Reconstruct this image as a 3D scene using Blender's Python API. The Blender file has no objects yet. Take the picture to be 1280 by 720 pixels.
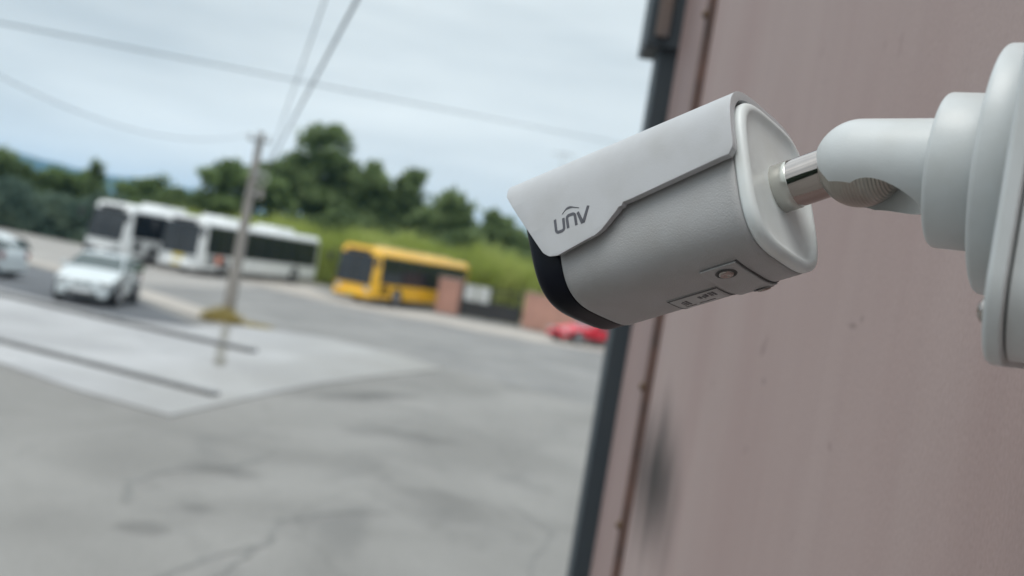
import bpy, bmesh, math, random
from mathutils import Vector, Matrix, Quaternion
from math import sin, cos, radians, pi, atan, atan2, sqrt
random.seed(7)
D = bpy.data
SC = bpy.context.scene
COL = SC.collection

# ------------------------------------------------------------------ camera, sky, sun, exposure
FPX, EYE = 1250.0, 2.8
ROLL, PITCH = radians(9.5), atan(17 * cos(radians(9.5)) / FPX)
CX = Vector((1, 0, 0)) * cos(ROLL) + Vector((0, sin(PITCH), cos(PITCH))) * sin(ROLL)
CY = Vector((1, 0, 0)) * -sin(ROLL) + Vector((0, sin(PITCH), cos(PITCH))) * cos(ROLL)
CF = Vector((0, cos(PITCH), -sin(PITCH)))
CO = Vector((0, 0, EYE))
cam_data = D.cameras.new('photo_camera')
cam = D.objects.new('photo_camera', cam_data)
COL.objects.link(cam)
cam.matrix_world = Matrix(((CX.x, CY.x, -CF.x, CO.x), (CX.y, CY.y, -CF.y, CO.y), (CX.z, CY.z, -CF.z, CO.z), (0, 0, 0, 1)))
cam_data.sensor_width = 36
cam_data.lens = 36 * FPX / 1280
cam_data.clip_start = 0.01
cam_data.clip_end = 12000
cam_data.dof.use_dof = True
cam_data.dof.focus_distance = 0.495
cam_data.dof.aperture_fstop = 6.6
SC.camera = cam

SUN_EL, SUN_AZ = radians(70), radians(215)        # azimuth from +Y (north) clockwise: behind and left of the viewer
world = D.worlds.new('World')
SC.world = world
world.use_nodes = True
nt = world.node_tree
nt.nodes.clear()
def N(t, kind, **kw):
    n = t.nodes.new(kind)
    for k, v in kw.items():
        setattr(n, k, v)
    return n
w_out = N(nt, 'ShaderNodeOutputWorld')
w_bg = N(nt, 'ShaderNodeBackground')
w_bg.inputs['Strength'].default_value = 0.1
sky = N(nt, 'ShaderNodeTexSky', sky_type='NISHITA', sun_disc=False)
sky.sun_elevation = SUN_EL
sky.sun_rotation = SUN_AZ
sky.air_density = 1.0
sky.dust_density = 2.0
tc = N(nt, 'ShaderNodeTexCoord')
mp = N(nt, 'ShaderNodeMapping')
mp.inputs['Scale'].default_value = (1.0, 1.0, 5.0)
mp.inputs['Rotation'].default_value = (0, 0.05, 0)
n1 = N(nt, 'ShaderNodeTexNoise')
n1.inputs['Scale'].default_value = 2.1
n1.inputs['Detail'].default_value = 5
n1.inputs['Roughness'].default_value = 0.5
r1 = N(nt, 'ShaderNodeValToRGB')       # cloud tone
r1.color_ramp.elements[0].position = 0.34
r1.color_ramp.elements[0].color = (4.5, 5.15, 5.5, 1)
r1.color_ramp.elements[1].position = 0.66
r1.color_ramp.elements[1].color = (6.5, 7.15, 7.35, 1)
n2 = N(nt, 'ShaderNodeTexNoise')
n2.inputs['Scale'].default_value = 1.3
n2.inputs['Detail'].default_value = 4
r2 = N(nt, 'ShaderNodeValToRGB')       # how much the cloud sheet covers the blue
r2.color_ramp.elements[0].position = 0.32
r2.color_ramp.elements[0].color = (0.94, 0.94, 0.94, 1)
r2.color_ramp.elements[1].position = 0.6
r2.color_ramp.elements[1].color = (1, 1, 1, 1)
mx = N(nt, 'ShaderNodeMixRGB')
L = nt.links.new
L(tc.outputs['Generated'], mp.inputs['Vector'])
L(mp.outputs[0], n1.inputs['Vector'])
L(mp.outputs[0], n2.inputs['Vector'])
L(n1.outputs['Fac'], r1.inputs['Fac'])
L(n2.outputs['Fac'], r2.inputs['Fac'])
L(r2.outputs['Color'], mx.inputs['Fac'])
L(sky.outputs['Color'], mx.inputs['Color1'])
L(r1.outputs['Color'], mx.inputs['Color2'])
sxyz = N(nt, 'ShaderNodeSeparateXYZ')
L(tc.outputs['Generated'], sxyz.inputs[0])
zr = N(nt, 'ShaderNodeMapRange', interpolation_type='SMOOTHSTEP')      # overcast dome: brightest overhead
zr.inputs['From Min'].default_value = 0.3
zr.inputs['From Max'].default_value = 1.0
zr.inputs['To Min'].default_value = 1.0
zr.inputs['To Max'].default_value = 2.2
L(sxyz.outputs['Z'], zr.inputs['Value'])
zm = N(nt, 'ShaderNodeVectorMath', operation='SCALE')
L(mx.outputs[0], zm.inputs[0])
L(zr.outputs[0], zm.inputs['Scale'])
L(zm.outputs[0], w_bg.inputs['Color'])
L(w_bg.outputs[0], w_out.inputs['Surface'])

sun_data = D.lights.new('sun', 'SUN')
sun_data.energy = 1.5
sun_data.angle = radians(35)
sun_data.color = (1.0, 0.96, 0.9)
sun = D.objects.new('sun', sun_data)
COL.objects.link(sun)
sv = Vector((sin(SUN_AZ) * cos(SUN_EL), cos(SUN_AZ) * cos(SUN_EL), sin(SUN_EL)))
sun.rotation_euler = sv.to_track_quat('Z', 'Y').to_euler()
sun.location = sv * 50
SC.view_settings.view_transform = 'Standard'
SC.view_settings.look = 'None'
SC.view_settings.gamma = 1
SC.view_settings.use_curve_mapping = False
SC.view_settings.exposure = 0.38
SC.cycles.volume_bounces = 1
SC.cycles.max_bounces = 8

# ------------------------------------------------------------------ helpers
def C3(c): return (c[0], c[1], c[2], 1)
def mat(name, col, rough=0.5, metal=0.0, col2=None, nscale=5.0, lo=0.35, hi=0.65, bump=0.0, bscale=200.0, bdist=0.001,
        stretch=(1, 1, 1), coat=0.0, detail=4, spec=0.5, trans=0.0, rough2=None):
    m = D.materials.new(name)
    m.use_nodes = True
    t = m.node_tree
    b = t.nodes['Principled BSDF']
    b.inputs['Base Color'].default_value = C3(col)
    b.inputs['Roughness'].default_value = rough
    b.inputs['Metallic'].default_value = metal
    b.inputs['Coat Weight'].default_value = coat
    b.inputs['Specular IOR Level'].default_value = spec
    b.inputs['Transmission Weight'].default_value = trans
    tcn = N(t, 'ShaderNodeTexCoord')
    if col2 is None:
        col2 = tuple(c * 0.82 for c in col)
    mpn = N(t, 'ShaderNodeMapping')
    mpn.inputs['Scale'].default_value = stretch
    nn = N(t, 'ShaderNodeTexNoise')
    nn.inputs['Scale'].default_value = nscale
    nn.inputs['Detail'].default_value = detail
    rr = N(t, 'ShaderNodeValToRGB')
    rr.color_ramp.elements[0].position = lo
    rr.color_ramp.elements[0].color = C3(col)
    rr.color_ramp.elements[1].position = hi
    rr.color_ramp.elements[1].color = C3(col2)
    t.links.new(tcn.outputs['Object'], mpn.inputs['Vector'])
    t.links.new(mpn.outputs[0], nn.inputs['Vector'])
    t.links.new(nn.outputs['Fac'], rr.inputs['Fac'])
    t.links.new(rr.outputs['Color'], b.inputs['Base Color'])
    if rough2 is not None:
        mr = N(t, 'ShaderNodeMapRange')
        mr.inputs['To Min'].default_value = rough
        mr.inputs['To Max'].default_value = rough2
        t.links.new(nn.outputs['Fac'], mr.inputs['Value'])
        t.links.new(mr.outputs[0], b.inputs['Roughness'])
    if bump:
        nb = N(t, 'ShaderNodeTexNoise')
        nb.inputs['Scale'].default_value = bscale
        nb.inputs['Detail'].default_value = 2
        bb = N(t, 'ShaderNodeBump')
        bb.inputs['Strength'].default_value = bump
        bb.inputs['Distance'].default_value = bdist
        t.links.new(tcn.outputs['Object'], nb.inputs['Vector'])
        t.links.new(nb.outputs['Fac'], bb.inputs['Height'])
        t.links.new(bb.outputs[0], b.inputs['Normal'])
    return m

def tag(o, label=None, cat=None, group=None, kind=None):
    if label: o['label'] = label
    if cat: o['category'] = cat
    if group: o['group'] = group
    if kind: o['kind'] = kind
    return o
def empty(name, loc, rz=0.0, **kw):
    o = D.objects.new(name, None)
    COL.objects.link(o)
    o.location = loc
    o.rotation_euler = (0, 0, rz)
    o.empty_display_size = 0.1
    return tag(o, **kw)
def link(name, me, m, parent=None):
    o = D.objects.new(name, me)
    COL.objects.link(o)
    if m and not me.materials:
        me.materials.append(m)
    if parent: o.parent = parent
    return o
def mesh(name, V, F, m, parent=None, smooth=False, loc=None):
    me = D.meshes.new(name)
    me.from_pydata([tuple(v) for v in V], [], F)
    me.update()
    if smooth:
        for p in me.polygons: p.use_smooth = True
    o = link(name, me, m, parent)
    if loc: o.location = loc
    return o
def bevel(o, w, seg=2, ang=35):
    b = o.modifiers.new('bevel', 'BEVEL')
    b.width = w
    b.segments = seg
    b.limit_method = 'ANGLE'
    b.angle_limit = radians(ang)
    b.harden_normals = False
    return o
def box(V, F, x0, x1, y0, y1, z0, z1):
    n = len(V)
    V += [(x0, y0, z0), (x1, y0, z0), (x1, y1, z0), (x0, y1, z0), (x0, y0, z1), (x1, y0, z1), (x1, y1, z1), (x0, y1, z1)]
    F += [(n, n+3, n+2, n+1), (n+4, n+5, n+6, n+7), (n, n+1, n+5, n+4), (n+1, n+2, n+6, n+5), (n+2, n+3, n+7, n+6), (n+3, n, n+4, n+7)]
def boxo(name, b, m, parent=None, bev=0.0, loc=None):
    V, F = [], []
    box(V, F, *b)
    o = mesh(name, V, F, m, parent, loc=loc)
    if bev: bevel(o, bev, 2)
    return o
def tube(pts, rad, seg=10, caps=True):
    """mesh data of a tube through pts (rad: number or list)"""
    V, F = [], []
    pts = [Vector(p) for p in pts]
    if not isinstance(rad, (list, tuple)): rad = [rad] * len(pts)
    up = None
    for i, p in enumerate(pts):
        a = pts[max(i-1, 0)]; b = pts[min(i+1, len(pts)-1)]
        d = (b - a).normalized()
        if up is None:
            up = d.orthogonal().normalized()
        up = (up - d * up.dot(d)).normalized()
        s = d.cross(up)
        for k in range(seg):
            q = 2 * pi * k / seg
            V.append(p + (up * cos(q) + s * sin(q)) * rad[i])
    for i in range(len(pts) - 1):
        for k in range(seg):
            k2 = (k + 1) % seg
            F.append((i*seg + k, i*seg + k2, (i+1)*seg + k2, (i+1)*seg + k))
    if caps:
        F.append(tuple(range(seg))[::-1])
        F.append(tuple((len(pts)-1)*seg + k for k in range(seg)))
    return V, F
def lathe(profile, origin, axis, ref=None, seg=64, cap0=False, cap1=False):
    """profile [(along axis, radius)] about axis through origin"""
    axis = axis.normalized()
    a = (ref - axis * ref.dot(axis)).normalized() if ref else axis.orthogonal().normalized()
    b = axis.cross(a)
    V, F = [], []
    for (h, r) in profile:
        for k in range(seg):
            q = 2 * pi * k / seg
            V.append(origin + axis * h + (a * cos(q) + b * sin(q)) * r)
    for i in range(len(profile) - 1):
        for k in range(seg):
            k2 = (k + 1) % seg
            F.append((i*seg+k, i*seg+k2, (i+1)*seg+k2, (i+1)*seg+k))
    if cap0: F.append(tuple(range(seg))[::-1])
    if cap1: F.append(tuple((len(profile)-1)*seg + k for k in range(seg)))
    return V, F
def fix_normals(o):
    bm = bmesh.new(); bm.from_mesh(o.data)
    bmesh.ops.remove_doubles(bm, verts=bm.verts, dist=1e-7)
    bmesh.ops.recalc_face_normals(bm, faces=bm.faces)
    bm.to_mesh(o.data); bm.free()
    return o
def copy_tree(o, parent=None):
    c = o.copy()
    COL.objects.link(c)
    c.parent = parent
    for ch in list(o.children): copy_tree(ch, c)
    return c

# ------------------------------------------------------------------ ground, yard, road
def flat(name, pts, z, m, label=None):
    V = [(x, y, z) for x, y in pts]
    bm = bmesh.new()
    vs = [bm.verts.new(v) for v in V]
    f = bm.faces.new(vs)
    bmesh.ops.recalc_face_normals(bm, faces=[f])
    if f.normal.z < 0: f.normal_flip()
    bmesh.ops.triangulate(bm, faces=[f])
    me = D.meshes.new(name); bm.to_mesh(me); bm.free()
    o = link(name, me, m)
    o['kind'] = 'structure'
    if label: o['label'] = label
    return o

def asphalt(name, base, light, dark, patch=0.35, crack=True, rough=0.85, marks=()):
    m = D.materials.new(name); m.use_nodes = True
    t = m.node_tree; b = t.nodes['Principled BSDF']
    b.inputs['Roughness'].default_value = rough
    tcn = N(t, 'ShaderNodeTexCoord')
    def noise(scale, det=4, dist=0.0, st=None):
        n = N(t, 'ShaderNodeTexNoise'); n.inputs['Scale'].default_value = scale; n.inputs['Detail'].default_value = det
        n.inputs['Distortion'].default_value = dist
        if st:
            mm = N(t, 'ShaderNodeMapping'); mm.inputs['Scale'].default_value = st
            t.links.new(tcn.outputs['Object'], mm.inputs['Vector']); t.links.new(mm.outputs[0], n.inputs['Vector'])
        else:
            t.links.new(tcn.outputs['Object'], n.inputs['Vector'])
        return n
    def ramp(src, p0, c0, p1, c1):
        r = N(t, 'ShaderNodeValToRGB')
        r.color_ramp.elements[0].position = p0; r.color_ramp.elements[0].color = C3(c0)
        r.color_ramp.elements[1].position = p1; r.color_ramp.elements[1].color = C3(c1)
        t.links.new(src, r.inputs['Fac']); return r
    def mixn(kind, fac, a, b_):
        x = N(t, 'ShaderNodeMixRGB', blend_type=kind)
        if isinstance(fac, float): x.inputs['Fac'].default_value = fac
        else: t.links.new(fac, x.inputs['Fac'])
        t.links.new(a, x.inputs['Color1']); t.links.new(b_, x.inputs['Color2']); return x
    big = ramp(noise(0.35, 5, 0.6).outputs['Fac'], 0.38, base, 0.66, light)
    dk = N(t, 'ShaderNodeRGB'); dk.outputs[0].default_value = C3(dark)
    stain = ramp(noise(0.55, 6, 1.2, (1, 0.55, 1)).outputs['Fac'], 0.56, (0, 0, 0), 0.72, (1, 1, 1))
    k = N(t, 'ShaderNodeMath', operation='MULTIPLY'); k.inputs[1].default_value = patch
    t.links.new(stain.outputs['Color'], k.inputs[0])
    a1 = mixn('MIX', k.outputs[0], big.outputs['Color'], dk.outputs[0])
    grit = ramp(noise(60, 3).outputs['Fac'], 0.3, (0.72, 0.72, 0.72), 0.7, (1.12, 1.12, 1.12))
    a2 = mixn('MULTIPLY', 1.0, a1.outputs[0], grit.outputs['Color'])
    last = a2
    if crack:
        vo = N(t, 'ShaderNodeTexVoronoi', feature='DISTANCE_TO_EDGE'); vo.inputs['Scale'].default_value = 0.33
        dn = noise(1.2, 5)
        ad = N(t, 'ShaderNodeVectorMath', operation='ADD')
        sc = N(t, 'ShaderNodeVectorMath', operation='SCALE'); sc.inputs['Scale'].default_value = 1.3
        t.links.new(dn.outputs['Color'], sc.inputs[0]); t.links.new(sc.outputs[0], ad.inputs[0]); t.links.new(tcn.outputs['Object'], ad.inputs[1])
        t.links.new(ad.outputs[0], vo.inputs['Vector'])
        cr = ramp(vo.outputs['Distance'], 0.004, (0.6, 0.6, 0.6), 0.013, (1, 1, 1))
        last = mixn('MULTIPLY', 0.3, a2.outputs[0], cr.outputs['Color'])
    for (sx_, sy_, rx_, ry_, rot_, k_) in marks:       # stains of their own shape and place
        mm = N(t, 'ShaderNodeMapping'); mm.vector_type = 'TEXTURE'
        mm.inputs['Location'].default_value = (sx_, sy_, 0); mm.inputs['Rotation'].default_value = (0, 0, rot_); mm.inputs['Scale'].default_value = (rx_, ry_, 1)
        sp = N(t, 'ShaderNodeVectorMath', operation='MULTIPLY'); sp.inputs[1].default_value = (1, 1, 0)
        ln = N(t, 'ShaderNodeVectorMath', operation='LENGTH')
        wb = N(t, 'ShaderNodeMath', operation='MULTIPLY_ADD'); wb.inputs[1].default_value = 1.8
        t.links.new(noise(1.6, 6, 0.5).outputs['Fac'], wb.inputs[0])
        t.links.new(tcn.outputs['Object'], mm.inputs['Vector']); t.links.new(mm.outputs[0], sp.inputs[0]); t.links.new(sp.outputs[0], ln.inputs[0])
        t.links.new(ln.outputs['Value'], wb.inputs[2])
        mk = ramp(wb.outputs[0], 0.7, (k_, k_, k_), 1.0, (1, 1, 1)); 
        e = mk.color_ramp.elements.new(0.85); e.color = C3((0.5 + k_/2,) * 3)
        sc_ = N(t, 'ShaderNodeMath', operation='MULTIPLY'); sc_.inputs[1].default_value = 0.55
        t.links.new(wb.outputs[0], sc_.inputs[0]); t.links.new(sc_.outputs[0], mk.inputs['Fac'])
        last = mixn('MULTIPLY', 1.0, last.outputs[0], mk.outputs['Color'])
    t.links.new(last.outputs[0], b.inputs['Base Color'])
    bp = N(t, 'ShaderNodeBump'); bp.inputs['Strength'].default_value = 0.4; bp.inputs['Distance'].default_value = 0.01
    t.links.new(noise(80, 3).outputs['Fac'], bp.inputs['Height']); t.links.new(bp.outputs[0], b.inputs['Normal'])
    return m

m_ground = asphalt('dry_earth', (0.16, 0.15, 0.11), (0.22, 0.2, 0.15), (0.1, 0.11, 0.06), crack=False)
m_yard = asphalt('worn_asphalt', (0.178, 0.171, 0.161), (0.235, 0.226, 0.214), (0.11, 0.108, 0.105), 0.42,
                 marks=[(-2.95, 11.6, .5, .45, .2, .72), (-2.9, 9.0, .28, .25, .4, .72), (-2.7, 9.9, .35, .3, .1, .75), (-2.4, 19.4, .45, 2.0, -.55, .62), (-10.2, 16.4, 3.2, 1.6, .3, .7), (-1.3, 15.8, 1.2, .8, .3, .75), (-.4, 11.5, .8, 1.6, .6, .78)])
m_road = asphalt('road_asphalt', (0.18, 0.175, 0.17), (0.235, 0.228, 0.22), (0.12, 0.12, 0.125), 0.4)
m_dark = asphalt('dark_asphalt', (0.085, 0.09, 0.1), (0.12, 0.125, 0.135), (0.06, 0.06, 0.065), 0.4)
m_slab = asphalt('pale_concrete', (0.31, 0.305, 0.31), (0.41, 0.405, 0.41), (0.22, 0.215, 0.21), 0.5, crack=True, rough=0.6)
def dirt_towards_yard(m):
    """tracked-in dirt: the slab wears towards the yard at its open right end"""
    t = m.node_tree; b = t.nodes['Principled BSDF']
    src = b.inputs['Base Color'].links[0].from_socket
    tcn = N(t, 'ShaderNodeTexCoord'); sp = N(t, 'ShaderNodeSeparateXYZ'); t.links.new(tcn.outputs['Object'], sp.inputs[0])
    nn = N(t, 'ShaderNodeTexNoise'); nn.inputs['Scale'].default_value = 0.7; nn.inputs['Detail'].default_value = 6
    t.links.new(tcn.outputs['Object'], nn.inputs['Vector'])
    ad = N(t, 'ShaderNodeMath', operation='MULTIPLY_ADD'); ad.inputs[1].default_value = 5.0
    t.links.new(nn.outputs['Fac'], ad.inputs[0]); t.links.new(sp.outputs['X'], ad.inputs[2])
    mr = N(t, 'ShaderNodeMapRange'); mr.inputs['From Min'].default_value = -4.6; mr.inputs['From Max'].default_value = 0.6
    t.links.new(ad.outputs[0], mr.inputs['Value'])
    x = N(t, 'ShaderNodeMixRGB'); x.inputs['Color2'].default_value = (0.235, 0.225, 0.21, 1)
    t.links.new(mr.outputs[0], x.inputs['Fac']); t.links.new(src, x.inputs['Color1']); t.links.new(x.outputs[0], b.inputs['Base Color'])
dirt_towards_yard(m_slab)
m_verge = asphalt('sandy_verge', (0.33, 0.30, 0.27), (0.42, 0.38, 0.34), (0.25, 0.22, 0.17), 0.4, crack=False)
m_far = asphalt('far_gravel', (0.27, 0.255, 0.24), (0.35, 0.33, 0.31), (0.2, 0.19, 0.17), 0.4, crack=False)

flat('ground', [(-5000, -60), (5000, -60), (5000, 5200), (-5000, 5200)], -0.012, m_ground)
flat('yard', [(-60, -20), (40, -20), (40, 50), (5.5, 50.5), (-1.5, 57), (-4.7, 57.3), (-10, 61.5), (-15, 64), (-30, 71), (-60, 88)], -0.004, m_yard)
flat('road', [(-60, 42), (-24.0, 42.5), (-14.6, 37.4), (-8.4, 30.4), (-5.0, 30.2), (-1.0, 26.8), (3.0, 23.5), (20, 14), (39, 8),
              (39, 33), (12, 43), (4.9, 48.6), (2.3, 50.8), (-1.5, 54.5), (-4.7, 55.6), (-10.3, 58.5), (-15, 59.8), (-30, 62), (-60, 74)], 0.0, m_road)
flat('car_park', [(-60, 62), (-30, 55), (-24, 46), (-14.7, 39.0), (-13, 45), (-13, 55), (-11, 64), (-30, 72.5), (-60, 88)], 0.008, m_far)
flat('parking_strip', [(-42, 52), (-24.5, 44.5), (-14.6, 35.6), (-11.9, 32.3), (-8.2, 27.1), (-9.9, 25.9), (-14.3, 28.3), (-24, 33.4), (-42, 42)], 0.012, m_dark)
flat('verge', [(-24, 45.9), (-14.7, 38.6), (-8.4, 31.2), (-7.3, 30.0), (-8.1, 28.5), (-11.6, 32.6), (-14.4, 36.0), (-24, 44.5)], 0.016, m_verge)
flat('verge', [(-15.5, 55.2), (-15.8, 61), (-12.2, 60.5), (-9.6, 53.6), (-7.0, 51.2), (-4.2, 53.2), (-1.9, 52), (1.7, 51.3), (6, 51.0), (12, 46),
               (12, 41), (5, 45.3), (1.5, 44.8), (-1.5, 45.5), (-3.8, 46.8), (-5.6, 46.6), (-8.2, 48.2), (-11, 50.4)], 0.016, m_verge)

# raised pale slab with its two low kerbs
def prism(name, pts, z0, z1, m, parent=None):
    bm = bmesh.new()
    vs = [bm.verts.new((x, y, z0)) for x, y in pts]
    f = bm.faces.new(vs)
    r = bmesh.ops.extrude_face_region(bm, geom=[f])
    for v in r['geom']:
        if isinstance(v, bmesh.types.BMVert): v.co.z = z1
    bmesh.ops.recalc_face_normals(bm, faces=bm.faces)
    me = D.meshes.new(name); bm.to_mesh(me); bm.free()
    return link(name, me, m, parent)
slab = prism('concrete_slab', [(-30, 36.5), (-14.2, 28.2), (-9.9, 25.8), (-8.3, 26.4), (-7.5, 29.6), (-5.0, 29.8), (-3.0, 28.6), (-1.4, 26.7), (-2.7, 22.6),
                               (-3.45, 20.0), (-3.95, 17.6), (-4.5, 14.2), (-6.1, 14.95), (-8.0, 16.2), (-13, 19.5), (-30, 30)], -0.01, 0.02, m_slab)
slab['kind'] = 'structure'
m_kerb = mat('kerb_concrete', (0.22, 0.22, 0.22), 0.8, col2=(0.22, 0.22, 0.22), nscale=3)
m_kerb_face = mat('kerb_dark_face', (0.10, 0.10, 0.10), 0.8, col2=(0.15, 0.145, 0.14), nscale=4)  # darker tone for the strip along the near face of each kerb
def kerb(pts, w, h, label):
    o = empty('low_kerb', (pts[0][0], pts[0][1], 0.02), label=label, cat='kerb', group='low kerbs across the pale slab')
    p0 = Vector(pts[0])
    for i in range(len(pts) - 1):
        a = Vector(pts[i]) - p0; b = Vector(pts[i+1]) - p0
        n = int((b - a).length / 1.0) or 1
        for k in range(n):
            q0 = a + (b - a) * (k / n); q1 = a + (b - a) * ((k + 1) / n - 0.012 / (b - a).length)
            d = (b - a).normalized(); s = Vector((-d.y, d.x)) * w
            P = [q0, q1, q1 + s, q0 + s]
            V = [(p.x, p.y, 0) for p in P] + [(p.x, p.y, h) for p in P]
            F = [(0, 3, 2, 1), (4, 5, 6, 7), (0, 1, 5, 4), (1, 2, 6, 5), (2, 3, 7, 6), (3, 0, 4, 7)]
            mesh('kerb_stone', V, F, m_kerb, o)
            c = [p - s * 0.12 for p in (q0, q1)]
            P = [c[0], c[1], q1 - s*0.004/w, q0 - s*0.004/w]
            V = [(p.x, p.y, 0) for p in P] + [(p.x, p.y, h * 0.9) for p in P]
            mesh('edge_strip', V, F, m_kerb_face, o)
    return o
kerb([(-5.7, 23.1), (-9.4, 24.6), (-13.3, 26.4), (-21, 30.4)], -0.22, 0.09, 'long low concrete kerb nearest the parked silver hatchback')
kerb([(-4.55, 16.35), (-9.05, 18.25), (-16, 21.4)], -0.18, 0.07, 'long low concrete kerb nearer the viewer on the pale slab')

def blob(cx, cy, rx, ry, n=22, rnd=0.25, rot=0.0, seed=1):
    rg = random.Random(seed)
    ph = [rg.uniform(0, 6.28) for _ in range(4)]
    out = []
    for k in range(n):
        q = 2 * pi * k / n
        r = 1 + rnd * (sin(2*q + ph[0]) * 0.5 + sin(3*q + ph[1]) * 0.4 + sin(5*q + ph[2]) * 0.25)
        x, y = rx * r * cos(q), ry * r * sin(q)
        out.append((cx + x * cos(rot) - y * sin(rot), cy + x * sin(rot) + y * cos(rot)))
    return out
# tar-filled cracks in the yard, painted pole reflection on the slab
m_tar = mat('crack_tar', (0.13, 0.128, 0.12), 0.8, col2=(0.19, 0.185, 0.178), nscale=5)
def ribbon(name, pts, w, z, m, seed):
    rg = random.Random(seed)
    P = []
    for i in range(len(pts) - 1):
        a, b = Vector(pts[i]), Vector(pts[i+1])
        n = max(2, int((b - a).length / 0.12))
        for k in range(n):
            q = a.lerp(b, k / n); d = (b - a).normalized()
            P.append((q + Vector((-d.y, d.x)) * rg.gauss(0, 0.02), d))
    P.append((Vector(pts[-1]), d))
    V, F = [], []
    for i, (q, d) in enumerate(P):
        s = Vector((-d.y, d.x)) * w * rg.uniform(0.4, 1.2) * min(1, (len(P) - i) / 6 + 0.15)
        V += [(q.x - s.x, q.y - s.y, z), (q.x + s.x, q.y + s.y, z)]
        if i: F.append((2*i - 2, 2*i - 1, 2*i + 1, 2*i))
    o = mesh(name, V, F, m); fix_normals(o); o['kind'] = 'structure'
    return o
ribbon('crack', [(-2.5, 7.4), (-2.2, 8.4), (-1.8, 9.2), (-1.9, 9.9), (-1.35, 10.7), (-0.9, 10.9)], 0.03, 0.0012, m_tar, 1)
ribbon('crack', [(-1.95, 8.0), (-1.9, 8.9), (-1.85, 9.3)], 0.02, 0.0024, m_tar, 2)
ribbon('crack', [(-3.35, 9.7), (-3.6, 10.4), (-3.45, 11.2), (-2.9, 11.9), (-2.7, 13.0)], 0.04, 0.0012, m_tar, 3)
ribbon('crack', [(0.9, 8.4), (0.6, 9.6), (0.9, 11.2), (0.4, 12.4)], 0.02, 0.0012, m_tar, 4)
m_pole_reflection = mat('pole_reflection_streak', (0.13, 0.12, 0.10), 0.6, col2=(0.27, 0.26, 0.24), nscale=1.5, lo=.4, hi=.7)  # dark colour stands in for the utility pole mirrored in the slab
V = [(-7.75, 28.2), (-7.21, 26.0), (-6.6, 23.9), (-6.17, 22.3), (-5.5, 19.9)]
ribbon('pole_reflection_streak', V, .13, .0245, m_pole_reflection, 12)
# ------------------------------------------------------------------ hills
def ridge():
    hs = [(-2600, 112), (-2000, 108), (-1600, 104), (-1317, 97), (-1150, 90), (-1000, 82), (-830, 76), (-600, 52), (-350, 38), (0, 30), (500, 25), (1500, 20)]
    m = mat('forest_hill', (0.03, 0.05, 0.035), 0.9, col2=(0.045, 0.065, 0.04), nscale=0.02)
    rg = random.Random(5)
    V, F = [], []
    nx, ny = 120, 8
    for j in range(ny + 1):
        for i in range(nx + 1):
            x = -2600 + 4100 * i / nx
            for (a, b) in zip(hs[:-1], hs[1:]):
                if a[0] <= x <= b[0]:
                    h = a[1] + (b[1] - a[1]) * (x - a[0]) / (b[0] - a[0])
            k = sin(pi * j / ny)
            V.append((x, 2200 + 600 * j / ny, h * k + (rg.uniform(-2.5, 2.5) if 0 < j < ny else -1) + 3 * k * sin(x * 0.013)))
    for j in range(ny):
        for i in range(nx):
            a = j * (nx + 1) + i
            F.append((a, a + 1, a + nx + 2, a + nx + 1))
    o = mesh('hills', V, F, m, smooth=True)
    o['kind'] = 'structure'
ridge()

# ------------------------------------------------------------------ vegetation
def leaf_mat(name, a, b, c):
    m = D.materials.new(name); m.use_nodes = True
    t = m.node_tree; p = t.nodes['Principled BSDF']
    p.inputs['Roughness'].default_value = 0.6
    p.inputs['Specular IOR Level'].default_value = 0.25
    at = N(t, 'ShaderNodeAttribute', attribute_name='tone')
    r = N(t, 'ShaderNodeValToRGB')
    r.color_ramp.elements[0].color = C3(a)
    r.color_ramp.elements[1].color = C3(c)
    e = r.color_ramp.elements.new(0.5); e.color = C3(b)
    t.links.new(at.outputs['Fac'], r.inputs['Fac'])
    t.links.new(r.outputs['Color'], p.inputs['Base Color'])
    tr = N(t, 'ShaderNodeBsdfTranslucent'); ms = N(t, 'ShaderNodeMixShader'); ms.inputs[0].default_value = 0.4
    t.links.new(r.outputs['Color'], tr.inputs['Color'])
    out = t.nodes['Material Output']
    t.links.new(p.outputs[0], ms.inputs[1]); t.links.new(tr.outputs[0], ms.inputs[2]); t.links.new(ms.outputs[0], out.inputs['Surface'])
    return m
m_pine = leaf_mat('pine_needles', (0.085, 0.125, 0.055), (0.15, 0.205, 0.08), (0.22, 0.28, 0.12))
m_oak = leaf_mat('oak_leaves', (0.08, 0.12, 0.045), (0.15, 0.21, 0.075), (0.21, 0.28, 0.11))
m_hedge = leaf_mat('hedge_leaves', (0.07, 0.11, 0.085), (0.11, 0.16, 0.12), (0.16, 0.21, 0.14))
m_reed = leaf_mat('reed_leaves', (0.24, 0.28, 0.07), (0.36, 0.42, 0.10), (0.50, 0.53, 0.19))
m_dry = leaf_mat('dry_grass', (0.34, 0.27, 0.09), (0.46, 0.37, 0.14), (0.52, 0.45, 0.22))
m_bark = mat('bark', (0.10, 0.08, 0.06), 0.9, col2=(0.15, 0.13, 0.10), nscale=6)

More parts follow.
